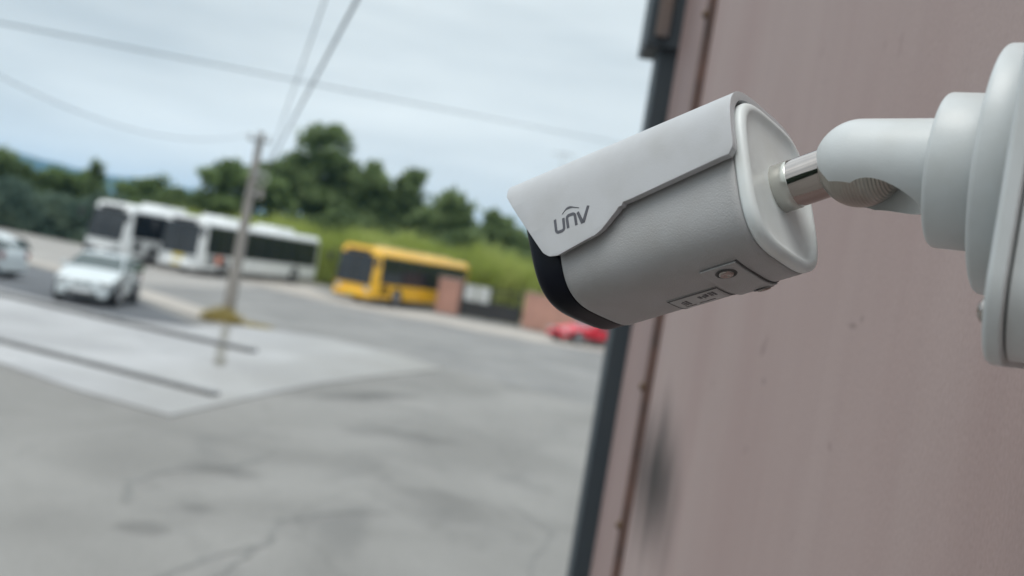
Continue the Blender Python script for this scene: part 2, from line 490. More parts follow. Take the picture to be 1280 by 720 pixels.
def leaves(name, pts, m, parent=None, size=0.3, rg=random, loc=(0, 0, 0)):
    """pts: (position, tone); one leaf clump = three crossed, bent leaf faces"""
    V, F, T = [], [], []
    for p, tone in pts:
        for _ in range(2):
            a = Vector((rg.gauss(0, 1), rg.gauss(0, 1), rg.gauss(0, 1))).normalized()
            b = a.orthogonal().normalized()
            b.rotate(Quaternion(a, rg.uniform(0, 6.28)))
            s = size * rg.uniform(0.6, 1.3)
            n = len(V)
            o = Vector(p) + Vector((rg.gauss(0, 1), rg.gauss(0, 1), rg.gauss(0, 1))) * size * 0.4
            c = a.cross(b)
            V += [o - a*s, o + b*s*0.42 + c*s*0.12, o + a*s, o - b*s*0.42 + c*s*0.12]
            F += [(n, n+1, n+2), (n, n+2, n+3)]
            T += [tone, tone]
    me = D.meshes.new(name)
    me.from_pydata([tuple(v) for v in V], [], F)
    at = me.attributes.new('tone', 'FLOAT', 'FACE')
    at.data.foreach_set('value', T)
    me.update()
    o = link(name, me, m, parent)
    o.location = loc
    return o
def crown_pts(blobs, n, rg):
    """leaf positions: every bough is a cloud of smaller tufts, with gaps left between them"""
    tufts = []
    for (x, y, z, rh, rv) in blobs:
        bt = rg.uniform(-0.12, 0.12)
        tufts.append((x, y, z, rh * 0.78, rv * 0.78, bt - 0.1, 0.7))
        for _ in range(11):
            d = Vector((rg.gauss(0, 1), rg.gauss(0, 1), rg.gauss(0.15, 1))).normalized() * rg.uniform(0.5, 0.92)
            k = rg.uniform(0.26, 0.5)
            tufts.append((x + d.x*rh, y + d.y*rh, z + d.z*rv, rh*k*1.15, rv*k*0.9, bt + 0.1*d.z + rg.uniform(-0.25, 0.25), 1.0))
    tot = sum(t[3] ** 2 * t[6] for t in tufts); out = []
    for t in tufts:
        for _ in range(int(n * t[3] ** 2 * t[6] / tot)):
            d = Vector((rg.gauss(0, 1), rg.gauss(0, 1), rg.gauss(0, 1))).normalized()
            r = rg.random() ** 0.45 * (1 + rg.gauss(0, 0.12))
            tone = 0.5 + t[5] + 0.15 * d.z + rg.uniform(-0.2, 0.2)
            out.append(((t[0] + d.x*r*t[3], t[1] + d.y*r*t[3], t[2] + d.z*r*t[4]), min(1, max(0, tone))))
    return out
def tree(name, x, y, blobs, n, size, m, label, cat='tree', trunk_r=0.22, group=None, seed=1):
    """blobs relative to the foot: (dx, dy, z, horizontal radius, vertical radius)"""
    rg = random.Random(seed)
    o = empty(name, (x, y, -0.012), label=label, cat=cat, group=group)
    top = max(b[2] for b in blobs)
    pts = [Vector((0, 0, 0)), Vector((rg.uniform(-.15, .15), 0, top * 0.35)), Vector((rg.uniform(-.3, .3), 0, top * 0.7)), Vector((rg.uniform(-.3, .3), 0, top))]
    V, F = tube(pts, [trunk_r, trunk_r * 0.8, trunk_r * 0.5, trunk_r * 0.15], 8)
    mesh('trunk', V, F, m_bark, o, smooth=True)
    for b in blobs:
        q = Vector((b[0], b[1], b[2]))
        st = Vector((0, 0, max(0.5, min(q.z * 0.75, q.z - 0.5 * b[4]))))
        st.x = pts[1].x
        V, F = tube([st, st.lerp(q, 0.6) + Vector((0, 0, 0.1)), q], [trunk_r * 0.45, trunk_r * 0.3, trunk_r * 0.1], 6)
        mesh('limb', V, F, m_bark, o, smooth=True)
    leaves('crown', crown_pts(blobs, n, rg), m, o, size, rg)
    return o
G = 'trees behind the reed bank'
tree('pine_tree', -19.6, 95, [(0, 0, 11.0, 3.4, 2.6), (-2.2, 0, 8.6, 3.2, 2.2), (2.2, 0.5, 8.6, 3.0, 2.4), (-3.6, 0, 6.6, 2.8, 2.0), (0.4, -0.5, 6.5, 3.6, 2.4), (3.4, 0, 6.2, 2.6, 2.0)], 5200, 0.42, m_pine,
     'tallest dark green pine, its domed top above all the other trees', group=G, seed=2, trunk_r=0.3)
tree('pine_tree', -14.5, 94, [(0, 0, 9.0, 1.9, 2.3), (-1.2, 0, 6.6, 2.3, 2.2), (1.1, 0, 6.4, 2.4, 2.4), (0, 0, 4.4, 2.9, 2.0)], 3200, 0.42, m_pine,
     'pointed dark pine just right of the tallest tree', group=G, seed=3)
tree('pine_tree', -11.2, 95, [(0.1, 0, 8.9, 1.7, 2.0), (0.5, 0, 7.0, 1.5, 2.0), (-0.6, 0, 5.0, 2.0, 2.0)], 2200, 0.4, m_pine,
     'narrow dark pine standing between two gaps of sky, above the yellow bus', group=G, seed=4)
tree('pine_tree', -6.7, 90, [(0.1, 0, 7.6, 1.9, 1.9), (-0.9, 0, 5.9, 2.2, 1.9), (1.1, 0, 5.9, 2.2, 1.7), (0, 0, 4.0, 3.0, 1.6)], 3000, 0.4, m_pine,
     'broad triangular pine rising behind the rear of the yellow bus', group=G, seed=5)
tree('pine_tree', -1.9, 86, [(0.2, 0, 6.6, 1.5, 1.6), (-0.5, 0, 5.0, 1.9, 1.7), (1.4, 0, 4.9, 1.8, 1.6)], 2100, 0.4, m_pine,
     'small soft pine half hidden behind the front of the security camera', group=G, seed=6)
tree('round_tree', -24.6, 86, [(0, 0, 7.0, 2.6, 1.6), (-1.9, 0, 6.0, 1.9, 1.5), (1.9, 0, 6.2, 2.2, 1.5), (0, 0, 4.8, 2.8, 1.2), (3.4, 0, 5.6, 1.5, 1.2)], 2600, 0.36, m_oak,
     'rounded lighter green tree behind the utility pole', group=G, seed=7)
tree('oak_tree', -43.2, 96, [(0, 0, 4.4, 2.6, 1.7), (-1.6, 0, 3.6, 1.8, 1.5), (1.7, 0, 3.6, 1.9, 1.4)], 2200, 0.36, m_oak,
     'small rounded green tree left of the thin cypress', group=G, seed=8)
tree('cypress_tree', -38.7, 90, [(0, 0, 5.6, 0.55, 1.5), (0, 0, 4.2, 0.8, 1.6), (0, 0, 2.6, 0.9, 1.6)], 1000, 0.3, m_pine,
     'thin dark cypress standing between two rounded trees at left', group=G, seed=9, trunk_r=0.12)
tree('oak_tree', -35.4, 96, [(0, 0, 5.3, 1.7, 1.5), (-2.0, 0, 4.2, 2.1, 1.5), (2.0, 0, 4.4, 2.2, 1.5), (0, 0, 3.2, 3.4, 1.4), (4.2, 0, 3.6, 1.6, 1.2)], 2800, 0.36, m_oak,
     'wide dark green tree behind the roofs of the white buses', group=G, seed=10)
tree('oak_tree', -49.4, 95, [(0, 0, 4.6, 2.2, 1.5), (2.2, 0, 3.8, 1.6, 1.2), (-3, 0, 4.2, 2.4, 1.6)], 2200, 0.36, m_pine,
     'dark tree at the far left edge of the view', group=G, seed=11)
tree('oak_tree', -29.8, 92, [(0, 0, 4.2, 1.6, 1.3), (1.3, 0, 3.6, 1.4, 1.2), (-1.4, 0, 3.4, 1.5, 1.2)], 1400, 0.36, m_oak,
     'low bushy tree left of the rounded lighter tree by the pole', group=G, seed=12)

def hedge(name, x0, y0, x1, y1, h, dpt, n, m, label, size=0.25, seed=1):
    rg = random.Random(seed)
    L_ = Vector((x1 - x0, y1 - y0)); nrm = Vector((-L_.y, L_.x)).normalized()
    pts = []
    ph = [rg.uniform(0, 6.3) for _ in range(3)]
    for _ in range(n):
        a = rg.random(); hh = h * (1 + 0.12 * sin(a * 19 + ph[0]) + 0.09 * sin(a * 43 + ph[1]))
        z = rg.random() ** 0.7 * hh
        w = dpt * (0.5 if z < hh * 0.7 else 0.5 * (1 - (z - hh*0.7) / (hh * 0.45)))
        off = rg.uniform(-1, 1); off = (abs(off) ** 0.5) * (1 if off > 0 else -1)
        q = L_ * a + nrm * off * w
        tone = 0.5 + 0.25 * sin(a * 31 + z * 2 + ph[2]) + rg.uniform(-0.25, 0.25)
        pts.append(((q.x, q.y, z), min(1, max(0, tone))))
    o = leaves(name, pts, m, None, size, rg, (x0, y0, -0.012))
    return tag(o, label=label, cat='hedge')
hedge('hedge', -58, 84, -27.4, 68, 3.0, 2.6, 9500, m_hedge, 'dense blue green hedge at the left edge of the lot beyond the cars', 0.34, seed=3)
hedge('hedge', -33, 88, 3, 82, 4.7, 3.5, 10500, m_pine, 'dark green thicket between the reed bank and the pine trunks', 0.42, seed=6)
hedge('hedge', -26, -13, 7, -16, 6.5, 3.0, 5000, m_hedge, 'tall unseen hedge added behind the viewer to darken reflections', 0.6, seed=9)  # added out of view: dark band for the chrome rod, less fill light
# reed bank: blades nobody could count
def reed_bank():
    rg = random.Random(21)
    path = [(-27, 74, 3.6), (-19, 72, 4.2), (-12, 68, 4.3), (-8, 67, 4.5), (-3, 65, 4.6), (1, 63.5, 4.1), (6, 61, 3.8), (14, 57, 3.5)]
    V, F, T = [], [], []
    for i in range(len(path) - 1):
        a, b = path[i], path[i+1]
        n = int(380 * sqrt((b[0]-a[0])**2 + (b[1]-a[1])**2))
        for _ in range(n):
            k = rg.random()
            dep = rg.random() * 4.5
            x = a[0] + (b[0]-a[0])*k + rg.gauss(0, .1); y = a[1] + (b[1]-a[1])*k + dep
            h0 = (a[2] + (b[2]-a[2])*k) * (0.8 + 0.25 * dep / 4.5)
            cl = sin(x * 1.7 + y) + sin(x * 0.7 + 2)
            h = h0 * rg.uniform(0.55, 1.05) * (1 + 0.05 * cl)
            z0 = rg.uniform(0, 0.5) * h
            lean = Vector((rg.gauss(0.12, 0.2), rg.gauss(-0.15, 0.2)))
            w = rg.uniform(0.04, 0.09)
            q = rg.uniform(0, pi)
            s = Vector((cos(q), sin(q))) * w
            n0 = len(V)
            ll = h - z0
            V += [(x - s.x, y - s.y, z0), (x + s.x, y + s.y, z0),
                  (x + lean.x*ll*0.25 + s.x, y + lean.y*ll*0.25 + s.y, z0 + ll*0.6), (x + lean.x*ll*0.25 - s.x, y + lean.y*ll*0.25 - s.y, z0 + ll*0.6),
                  (x + lean.x*ll, y + lean.y*ll, h)]
            F += [(n0, n0+1, n0+2, n0+3), (n0+3, n0+2, n0+4)]
            t = min(1, max(0, 0.5 + 0.16*cl + rg.uniform(-0.25, 0.25)))
            T += [t, t]
    me = D.meshes.new('reed_bank')
    me.from_pydata(V, [], F)
    at = me.attributes.new('tone', 'FLOAT', 'FACE'); at.data.foreach_set('value', T)
    me.update()
    o = link('reed_bank', me, m_reed)
    tag(o, label='tall bright green reed bank growing behind the parked buses', cat='reeds', kind='stuff')
reed_bank()
def tuft(name, x, y, r, n, h, label, z=0.02, seed=1):
    rg = random.Random(seed)
    V, F, T = [], [], []
    for _ in range(n):
        q = rg.uniform(0, 6.28); d = rg.random() ** 0.6 * r
        a = Vector((cos(q) * d, sin(q) * d * 0.8, 0)); hh = h * rg.uniform(0.3, 1) * (1 - 0.6 * d / r)
        t = Vector((cos(q), sin(q), 0)) * rg.uniform(0, 0.25)
        w = Vector((-sin(q), cos(q), 0)) * 0.012
        n0 = len(V)
        V += [a - w, a + w, a + t * 0.4 + w + Vector((0, 0, hh * .6)), a + t*0.4 - w + Vector((0, 0, hh*.6)), a + t + Vector((0, 0, hh))]
        F += [(n0, n0+1, n0+2, n0+3), (n0+3, n0+2, n0+4)]
        tt = rg.random(); T += [tt, tt]
    me = D.meshes.new(name); me.from_pydata([tuple(v) for v in V], [], F)
    at = me.attributes.new('tone', 'FLOAT', 'FACE'); at.data.foreach_set('value', T); me.update()
    o = link(name, me, m_dry); o.location = (x, y, z)
    return tag(o, label=label, cat='grass', kind='stuff')
tuft('dry_grass', -8.3, 29.5, 0.62, 1100, 0.62, 'tuft of dry yellow grass round the foot of the utility pole', seed=4)
tuft('dry_grass', -7.4, 29.7, 0.6, 420, 0.12, 'low dry grass trailing right of the pole foot', seed=5)

# ------------------------------------------------------------------ vehicles
m_white = mat('white_coach_paint', (0.78, 0.79, 0.79), 0.3, col2=(0.72, 0.73, 0.73), nscale=1.2, coat=0.6)
m_yellow = mat('yellow_bus_paint', (0.86, 0.48, 0.025), 0.3, col2=(0.80, 0.43, 0.02), nscale=1.0, coat=0.5)
m_red = mat('red_car_paint', (0.68, 0.012, 0.035), 0.35, col2=(0.6, 0.01, 0.03), nscale=1.5, coat=0.3)
m_silver = mat('pale_car_paint', (0.52, 0.56, 0.57), 0.28, col2=(0.47, 0.51, 0.53), nscale=2, coat=0.7)
m_glass = mat('tinted_glass', (0.016, 0.02, 0.024), 0.06, col2=(0.022, 0.026, 0.03), nscale=2, spec=0.55)
m_cglass = mat('car_glass', (0.04, 0.055, 0.055), 0.05, col2=(0.05, 0.07, 0.07), nscale=2, spec=0.6)
m_rubber = mat('rubber', (0.02, 0.02, 0.021), 0.75, nscale=20)
m_rim = mat('wheel_rim', (0.4, 0.4, 0.41), 0.35, metal=0.7, nscale=9)
m_black = mat('black_plastic', (0.03, 0.03, 0.032), 0.5, nscale=8)
m_lamp = mat('headlamp', (0.42, 0.44, 0.45), 0.1, nscale=9, spec=0.8)
m_orange = mat('orange_patch', (0.65, 0.12, 0.03), 0.4, nscale=4)
m_amber = mat('amber_plate', (0.7, 0.55, 0.08), 0.4, nscale=4)
m_redlamp = mat('tail_lamp', (0.22, 0.03, 0.03), 0.2, nscale=5)
m_chrome_trim = mat('grille_trim', (0.3, 0.31, 0.32), 0.3, metal=0.6, nscale=5)

m_pod = mat('cream_roof_unit', (0.62, 0.50, 0.22), 0.4, nscale=2)
def wheel(parent, x, y, z, r, w, side, name='wheel'):
    """axle along local x"""
    prof = [(-w/2, r*0.6), (-w/2, r*0.92), (-w*0.36, r), (w*0.36, r), (w/2, r*0.92), (w/2, r*0.6)]
    ax = Vector((1, 0, 0))
    V, F = lathe(prof, Vector((0, 0, 0)), ax, seg=24, cap0=True, cap1=True)
    o = mesh(name, V, F, m_rubber, parent, smooth=False, loc=(x, y, z)); bevel(o, 0.01)
    V, F = lathe([(0, r*0.2), (0.015, r*0.25), (0.03, r*0.5), (0.035, r*0.62), (0.0, r*0.64)], Vector((side*w/2, 0, 0)), ax * side, seg=20, cap0=True)
    mesh('rim', V, F, m_rim, o, smooth=True)
    return o
def section_loft(secs):
    """secs: [(y, [(x, z)...])] -> V, F closed"""
    V, F = [], []
    n = len(secs[0][1])
    for y, pr in secs:
        V += [(x, y, z) for x, z in pr]
    for i in range(len(secs) - 1):
        for k in range(n):
            k2 = (k + 1) % n
            F.append((i*n+k, i*n+k2, (i+1)*n+k2, (i+1)*n+k))
    F.append(tuple(range(n))[::-1]); F.append(tuple((len(secs)-1)*n + k for k in range(n)))
    return V, F
def bus(name, loc, heading, length, H, paint, label, kind, W=2.5):
    """local: nose at y=0, body runs to +y, near (right-hand in the photo) side at x=0, far side at x=-W"""
    rz = atan2(-heading[0], heading[1])
    o = empty(name, (loc[0], loc[1], 0.012), rz, label=label, cat='bus')
    def prof(fr, top):
        x0, x1 = -W, 0.0
        z0, z1 = 0.32, top
        p = [(x0 + .05, z0), (x1 - .05, z0), (x1, z0 + .1), (x1, 0.95), (x1 - 0.02, 2.0), (x1 - 0.07, z1 - .25), (x1 - 0.2, z1 - .06), (x1 - 0.45, z1),
             (x0 + 0.45, z1), (x0 + 0.2, z1 - .06), (x0 + 0.07, z1 - .25), (x0 + 0.02, 2.0), (x0, 0.95), (x0, z0 + .1)]
        c = (x0 + x1) / 2
        return [(c + (x - c) * fr, z) for x, z in p]
    secs = []
    rake = 0.42 if kind == 'coach' else 0.2
    for y, fr in ((0, .86), (0.06, .94), (0.3, 1.0), (length - .25, 1.0), (length - .04, .95), (length, .9)):
        secs.append((y, prof(fr, H)))
    V, F = section_loft(secs)
    def sh(v):   # raked windscreen end
        x, y, z = v
        if z > 1.2: y += rake * ((z - 1.2) / (H - 1.2)) ** 1.5 * max(0, 1 - y / 3.0)
        return (x, y, z)
    V = [sh(v) for v in V]
    b = mesh('body', V, F, paint, o); fix_normals(b); bevel(b, 0.04, 2, 25)
    for p in b.data.polygons: p.use_smooth = True
    # windscreen in two panes
    top = H - 0.42; bot = 1.12 if kind == 'coach' else 1.02
    for (xa, xb) in ((-W + 0.16, -W/2 - 0.02), (-W/2 + 0.02, -0.16)):
        P = []
        for z in (bot, (bot + top)/2, top):
            for x in (xa, (xa+xb)/2, xb):
                yb = 0.0
                edge = abs(x + W/2) / (W/2)
                y = sh((x, 0, z))[1] - 0.03 + (0.0 if edge < .8 else 0.02)
                P.append((x, y, z))
        V2 = [(x, y - 0.012, z) for x, y, z in P] + [(x, y + 0.03, z) for x, y, z in P]
        F2 = []
        for j in range(2):
            for i in range(2):
                a = j*3 + i
                F2.append((a, a+1, a+4, a+3)); F2.append((a+9, a+12, a+13, a+10))
        ring = [0, 1, 2, 5, 8, 7, 6, 3]
        for i in range(8):
            p, q = ring[i], ring[(i+1) % 8]
            F2.append((q, p, p+9, q+9))
        w = mesh('windscreen_pane', V2, F2, m_glass, o); fix_normals(w)
    # side windows (both sides), black band behind them
    zt, zb = H - 0.45, 1.42 if kind == 'coach' else 1.22
    for sx in (0, 1):
        xo = 0.012 if sx == 0 else -W - 0.012
        xi = -0.10 if sx == 0 else -W + 0.10
        V3, F3 = [], []
        box(V3, F3, min(xo, xi) , max(xo, xi), 0.62, length - 0.35, zb - .06, zt + .06)
        V3 = [(x - (0.03 if sx == 0 else -0.03) * (1 if z > 2 else 0), y, z) for x, y, z in V3]
        mesh('window_band', V3, F3, m_black, o)
        doors = [1.15] if sx == 0 else []
        y = 0.7
        nw = max(5, int((length - 1.2) / 1.55))
        ww = (length - 1.15) / nw
        for k in range(nw):
            V3, F3 = [], []
            ya, yb = 0.68 + k*ww + 0.05, 0.68 + (k+1)*ww - 0.05
            xa = xo + (0.008 if sx == 0 else -0.008)
            box(V3, F3, min(xa, xa - (0.03 if sx == 0 else -0.03)), max(xa, xa - (0.03 if sx == 0 else -0.03)), ya, yb, zb, zt)
            V3 = [(x - (0.03 if sx == 0 else -0.03) * (1 if z > 2 else 0), yy, z) for x, yy, z in V3]
            mesh('window', V3, F3, m_glass, o)
    # door near the nose on the photographed side
    dfr = boxo('door', (-0.02, 0.022, 0.72, 1.5, 0.42, zb - 0.1), paint, o, 0.01)
    boxo('door_pane', (0.02, 0.03, 0.78, 1.08, 0.62, zb - 0.16), m_glass, dfr)
    boxo('door_pane', (0.02, 0.03, 1.14, 1.44, 0.62, zb - 0.16), m_glass, dfr)
    # luggage flaps
    k = 3.6
    while k < length - 4.0:
        boxo('side_panel', (-0.02, 0.012, k, k + 1.1, 0.42, zb - 0.14), paint, o, 0.008); k += 1.16
    boxo('skirt', (-W + 0.02, -0.02, 0.3, length - 0.3, 0.24, 0.36), m_black, o)
    for yy in (2.45, length - 2.9):
        for sx, xx in ((1, -0.13), (-1, -W + 0.13)):
            wheel(o, xx + 0.012*sx, yy, 0.48, 0.48, 0.28, sx)
            ax = Vector((1, 0, 0))
            Va, Fa = lathe([(0, .56), (0.016, .56), (0.016, .47)], Vector((xx + sx*.128, yy, .48)), ax*sx, seg=24)
            mesh('wheel_arch', Va, Fa, m_black, o)
    for x in (-W + 0.36, -0.36):
        Vh, Fh = lathe([(0, .13), (.05, .13), (.075, .10), (.085, .001)], Vector((x, 0.02, 0.78)), Vector((0, -1, 0)), seg=16)
        Vh = [(x + (v[0]-x)*1.35, v[1], v[2]) for v in Vh]
        mesh('headlight', Vh, Fh, m_lamp, o, smooth=True)
    boxo('bumper', (-W + 0.12, -0.12, -0.09, 0.12, 0.34, 0.62), m_black if kind == 'coach' else paint, o, 0.03)
    boxo('number_plate', (-W/2 - .26, -W/2 + .26, -0.105, -0.085, 0.42, 0.54), m_amber if kind != 'coach' else m_white, o)
    boxo('destination_board', (-W/2 - .75, -W/2 + .75, sh((0, 0, H - .3))[1] - 0.045, sh((0, 0, H-.3))[1] + .05, H - 0.4, H - 0.2), m_black, o, 0.01)
    for x, s in ((0.0, 1), (-W, -1)):
        V, F = tube([(x - .1*s, 0.25, H - .4), (x + .16*s, -0.12, H - .42), (x + .24*s, -0.2, H - .6)], 0.022, 6)
        a = mesh('mirror_arm', V, F, m_black, o)
        boxo('mirror', (x + .24*s - .11, x + .24*s + .11, -0.26, -0.16, H - 1.02, H - 0.6), m_black, a, 0.03)
    for y0 in ((2.6, length * 0.62) if kind != 'coach' else (3.4,)):
        V, F = [], []
        box(V, F, -W + 0.5, -0.5, y0, y0 + 2.2, H - 0.02, H + (0.2 if paint is m_white else 0.12))
        r = mesh('roof_unit', V, F, m_white if paint is m_white else m_pod, o); bevel(r, 0.09, 3)
    return o
b1 = bus('coach', (-20.47, 52.3), (0.306, 0.952), 12.0, 3.12, m_white, 'white coach parked furthest left, big dark windscreen, behind the silver hatchback', 'coach')
b2 = bus('city_bus', (-16.42, 52.2), (0.285, 0.958), 13.2, 3.08, m_white, 'long white bus with orange corner patch, second from left, behind the utility pole', 'city')
boxo('orange_patch', (0.0, 0.016, 1.62, 2.15, 0.7, 1.12), m_orange, b2)
boxo('yellow_sticker', (-1.55, -0.9, -0.03, -0.01, 0.82, 1.0), m_amber, b2)
b3 = bus('city_bus', (-7.11, 51.6), (0.427, 0.904), 10.4, 3.0, m_yellow, 'bright yellow bus with dark windows parked by the pink gate pillar', 'city')

def car(name, loc, nose_dir, length, W, H, paint, label, style='hatch'):
    """local: nose at -y, centre at origin"""
    rz = atan2(nose_dir[0], -nose_dir[1])
    o = empty(name, (loc[0], loc[1], loc[2]), rz, label=label, cat='car')
    hl = length / 2; hw = W / 2
    if style == 'hatch':
        side = [(-hl, .30), (-hl, .55), (-hl + .08, .72), (-hl + .75, .90), (-hl + .95, .95), (-hl + 1.75, H - .06), (-hl + 2.2, H), (hl - .85, H - .02), (hl - .28, H - .22), (hl - .08, .92), (hl, .7), (hl, .32)]
        glass_z = 0.93
    else:
        side = [(-hl, .26), (-hl, .48), (-hl + .15, .62), (-hl + 1.1, .78), (-hl + 1.35, .82), (-hl + 2.1, H - .04), (-hl + 2.5, H), (hl - 1.5, H - .06), (hl - .6, .98), (hl - .1, .88), (hl, .7), (hl, .3)]
        glass_z = 0.84
    V, F = [], []
    xs = [-1, -.93, -.72, 0, .72, .93, 1]
    n = len(side)
    for i, k in enumerate(xs):
        for (y, z) in side:
            tum = 1 - 0.24 * max(0, (z - glass_z) / (H - glass_z))      # tumblehome of the cabin
            plan = 1 - 0.14 * (abs(y) / hl) ** 5
            ed = {1: (0.965, .97), .93: (.99, .99), .72: (1, 1), 0: (1, 1.012)}[abs(k)]
            zz = z if z < .4 else .4 + (z - .4) * ed[1]
            bul = 1 - (0.05 if abs(k) == 1 and (z < .5 or z > .85) else 0)
            V.append((k * hw * tum * plan * bul, y * ed[0] * (1 if k else 1.01), zz))
    for i in range(len(xs) - 1):
        for k in range(n):
            k2 = (k + 1) % n
            F.append((i*n+k, (i+1)*n+k, (i+1)*n+k2, i*n+k2))
    F.append(tuple(range(n))); F.append(tuple((len(xs)-1)*n + k for k in range(n))[::-1])
    b = mesh('body', V, F, paint, o); fix_normals(b)
    bevel(b, 0.035, 3, 12)
    for p in b.data.polygons: p.use_smooth = True
    def roofx(z): return hw * (1 - 0.24 * max(0, (z - glass_z) / (H - glass_z)))
    def pane(name, quad, off, th=0.02):
        q = [Vector(p) for p in quad]
        nrm = (q[1] - q[0]).cross(q[2] - q[0]).normalized()
        c = sum(q, Vector()) / len(q)
        if nrm.dot(c - Vector((0, c.y * 0.3, 0.6))) < 0: nrm = -nrm
        V = [p + nrm * off for p in q] + [p - nrm * th for p in q]
        k = len(q)
        F = [tuple(range(k)), tuple(range(k, 2*k))[::-1]] + [(i, i + k, (i+1) % k + k, (i+1) % k) for i in range(k)]
        w = mesh(name, V, F, m_cglass, o); fix_normals(w); return w
    # windscreen, rear window
    (ya, za), (yb, zb) = side[4], side[5]
    a = .12; c1 = (ya + (yb-ya)*a, za + (zb-za)*a); c2 = (ya + (yb-ya)*.93, za + (zb-za)*.93)
    pane('windscreen', [(-roofx(c1[1])*.9, *c1), (roofx(c1[1])*.9, *c1), (roofx(c2[1])*.88, *c2), (-roofx(c2[1])*.88, *c2)], 0.016)
    (ya, za), (yb, zb) = side[8], side[9]
    c1 = (ya + (yb-ya)*.06, za + (zb-za)*.06); c2 = (ya + (yb-ya)*.8, za + (zb-za)*.8)
    pane('rear_window', [(-roofx(c1[1])*.84, *c1), (roofx(c1[1])*.84, *c1), (roofx(c2[1])*.84, *c2), (-roofx(c2[1])*.84, *c2)], 0.016)
    zt = H - 0.13
    y0, y1, y2 = side[4][0] + .42, 0.12 * length / 3.6, side[8][0] + .18
    for s in (-1, 1):
        for (ql, qr, ul, ur) in ((y0 - .12, y1 - .04, side[5][0] + .12, y1 - .04), (y1 + .04, y2 + .1, y1 + .04, y2 - .12)):
            xb, xt = s * (roofx(glass_z + .04) + .0), s * (roofx(zt) + .0)
            pane('side_window', [(xb, ql, glass_z + .04), (xb, qr, glass_z + .04), (xt, ur, zt), (xt, ul, zt)], 0.012)
        Vd, Fd = [], []
        box(Vd, Fd, min(s*hw*.985, s*hw*1.004), max(s*hw*.985, s*hw*1.004), y0 - .1, y1, .34, glass_z - .07)
        d = mesh('door', Vd, Fd, paint, o); bevel(d, 0.01)
        boxo('handle', (min(s*hw, s*(hw+.03)), max(s*hw, s*(hw+.03)), y1 - .25, y1 - .08, glass_z - .2, glass_z - .16), m_black, d)
        ym = y0 - .05
        boxo('mirror', (min(s*(hw-.02), s*(hw+.16)), max(s*(hw-.02), s*(hw+.16)), ym - .06, ym + .06, glass_z - .0, glass_z + .13), paint, o, 0.03)
        for yy in (-hl + .72, hl - .68):
            wheel(o, s*(hw - .09), yy, .3, .3, .2, s)
            Va, Fa = lathe([(0, .35), (.012, .35), (.012, .28)], Vector((s*(hw*.985), yy, .3)), Vector((s, 0, 0)), seg=20)
            mesh('wheel_arch', Va, Fa, m_black, o)
        Vh, Fh = [], []
        box(Vh, Fh, min(s*hw*.48, s*hw*.88), max(s*hw*.48, s*hw*.88), -hl - .01, -hl + .14, side[1][1] + .0, side[1][1] + .15)
        h = mesh('headlight', Vh, Fh, m_lamp, o); bevel(h, 0.03, 3)
        boxo('tail_light', (min(s*hw*.72, s*hw*.9), max(s*hw*.72, s*hw*.9), hl - .1, hl + .01, .66, .86), m_redlamp, o, 0.02)
    boxo('front_bumper', (-hw*.8, hw*.8, -hl - .05, -hl + .1, .22, .46), paint, o, 0.04)
    g = boxo('grille', (-hw*.5, hw*.5, -hl - .06, -hl + .03, .26, .38), m_black, o, 0.01)
    boxo('upper_grille', (-hw*.3, hw*.3, -hl - .012, -hl + .03, .52, .62), m_black, o, 0.01)
    if style == 'hatch': boxo('number_plate', (-.26, .26, -hl - .07, -hl - .058, .36, .46), m_white, o)
    boxo('rear_bumper', (-hw*.8, hw*.8, hl - .1, hl + .05, .24, .5), paint, o, 0.04)
    boxo('underbody', (-hw*.85, hw*.85, -hl + .1, hl - .1, .16, .34), m_black, o)
    return o
hd = Vector((-.15, .99)).normalized()
car('parked_car', (-11.72 + hd.x * 1.88, 27.6 + hd.y * 1.88, 0.012), (-hd.x, -hd.y), 3.75, 1.68, 1.44, m_silver,
    'pale silver hatchback facing the viewer on the dark parking strip')
car('parked_car', (-17.6, 32.1, 0.012), (-1, 0.12), 3.7, 1.6, 1.42, m_silver, 'pale car cut off by the left edge of the photo, only its tail showing')
car('parked_car', (4.05, 48.9, 0.016), (-.8, -.6), 4.0, 1.68, 1.25, m_red, 'low red car parked in front of the pink wall', 'low')

# ------------------------------------------------------------------ gate pillars, gate, wall
m_pink = mat('pink_render', (0.50, 0.27, 0.21), 0.85, col2=(0.42, 0.23, 0.18), nscale=1.4, bump=0.3, bscale=30, bdist=0.01)
m_cap = mat('coping_stone', (0.42, 0.33, 0.29), 0.8, nscale=3)
m_gatedark = mat('dark_gate_metal', (0.035, 0.033, 0.032), 0.5, nscale=4)
m_gatewhite = mat('white_panel', (0.55, 0.56, 0.55), 0.6, nscale=3)
def pillar(x, y, w, d, h, rz, label):
    o = empty('gate_pillar', (x, y, 0.0), rz, label=label, cat='pillar', group='pink rendered pillars by the gate')
    boxo('shaft', (-w/2, w/2, -d/2, d/2, 0, h), m_pink, o, 0.02)
    boxo('coping', (-w/2 - .05, w/2 + .05, -d/2 - .05, d/2 + .05, h, h + .08), m_cap, o, 0.02)
    return o
def px_at(dx, dy): return (dx, dy)
pillar(-3.42, 56.6, 1.35, 0.5, 1.98, -0.38, 'left pink pillar of the gate, right behind the yellow bus tail')
wl = empty('boundary_wall', (0.9, 55.4, 0.0), -0.60, label='low pink rendered wall behind the red car', cat='wall')
boxo('wall_panel', (0, 9.0, -.12, .12, 0, 1.95), m_pink, wl, 0.02)
boxo('coping', (-.03, 9.03, -.16, .16, 1.95, 2.02), m_cap, wl, 0.02)
gt = empty('gate', (-2.65, 56.3, 0.0), atan2(-0.85, 3.4), label='dark metal gate with a white panel between the pink pillars', cat='gate')
boxo('lower_panel', (0, 3.4, -.03, .03, 0.12, 0.98), m_gatedark, gt)
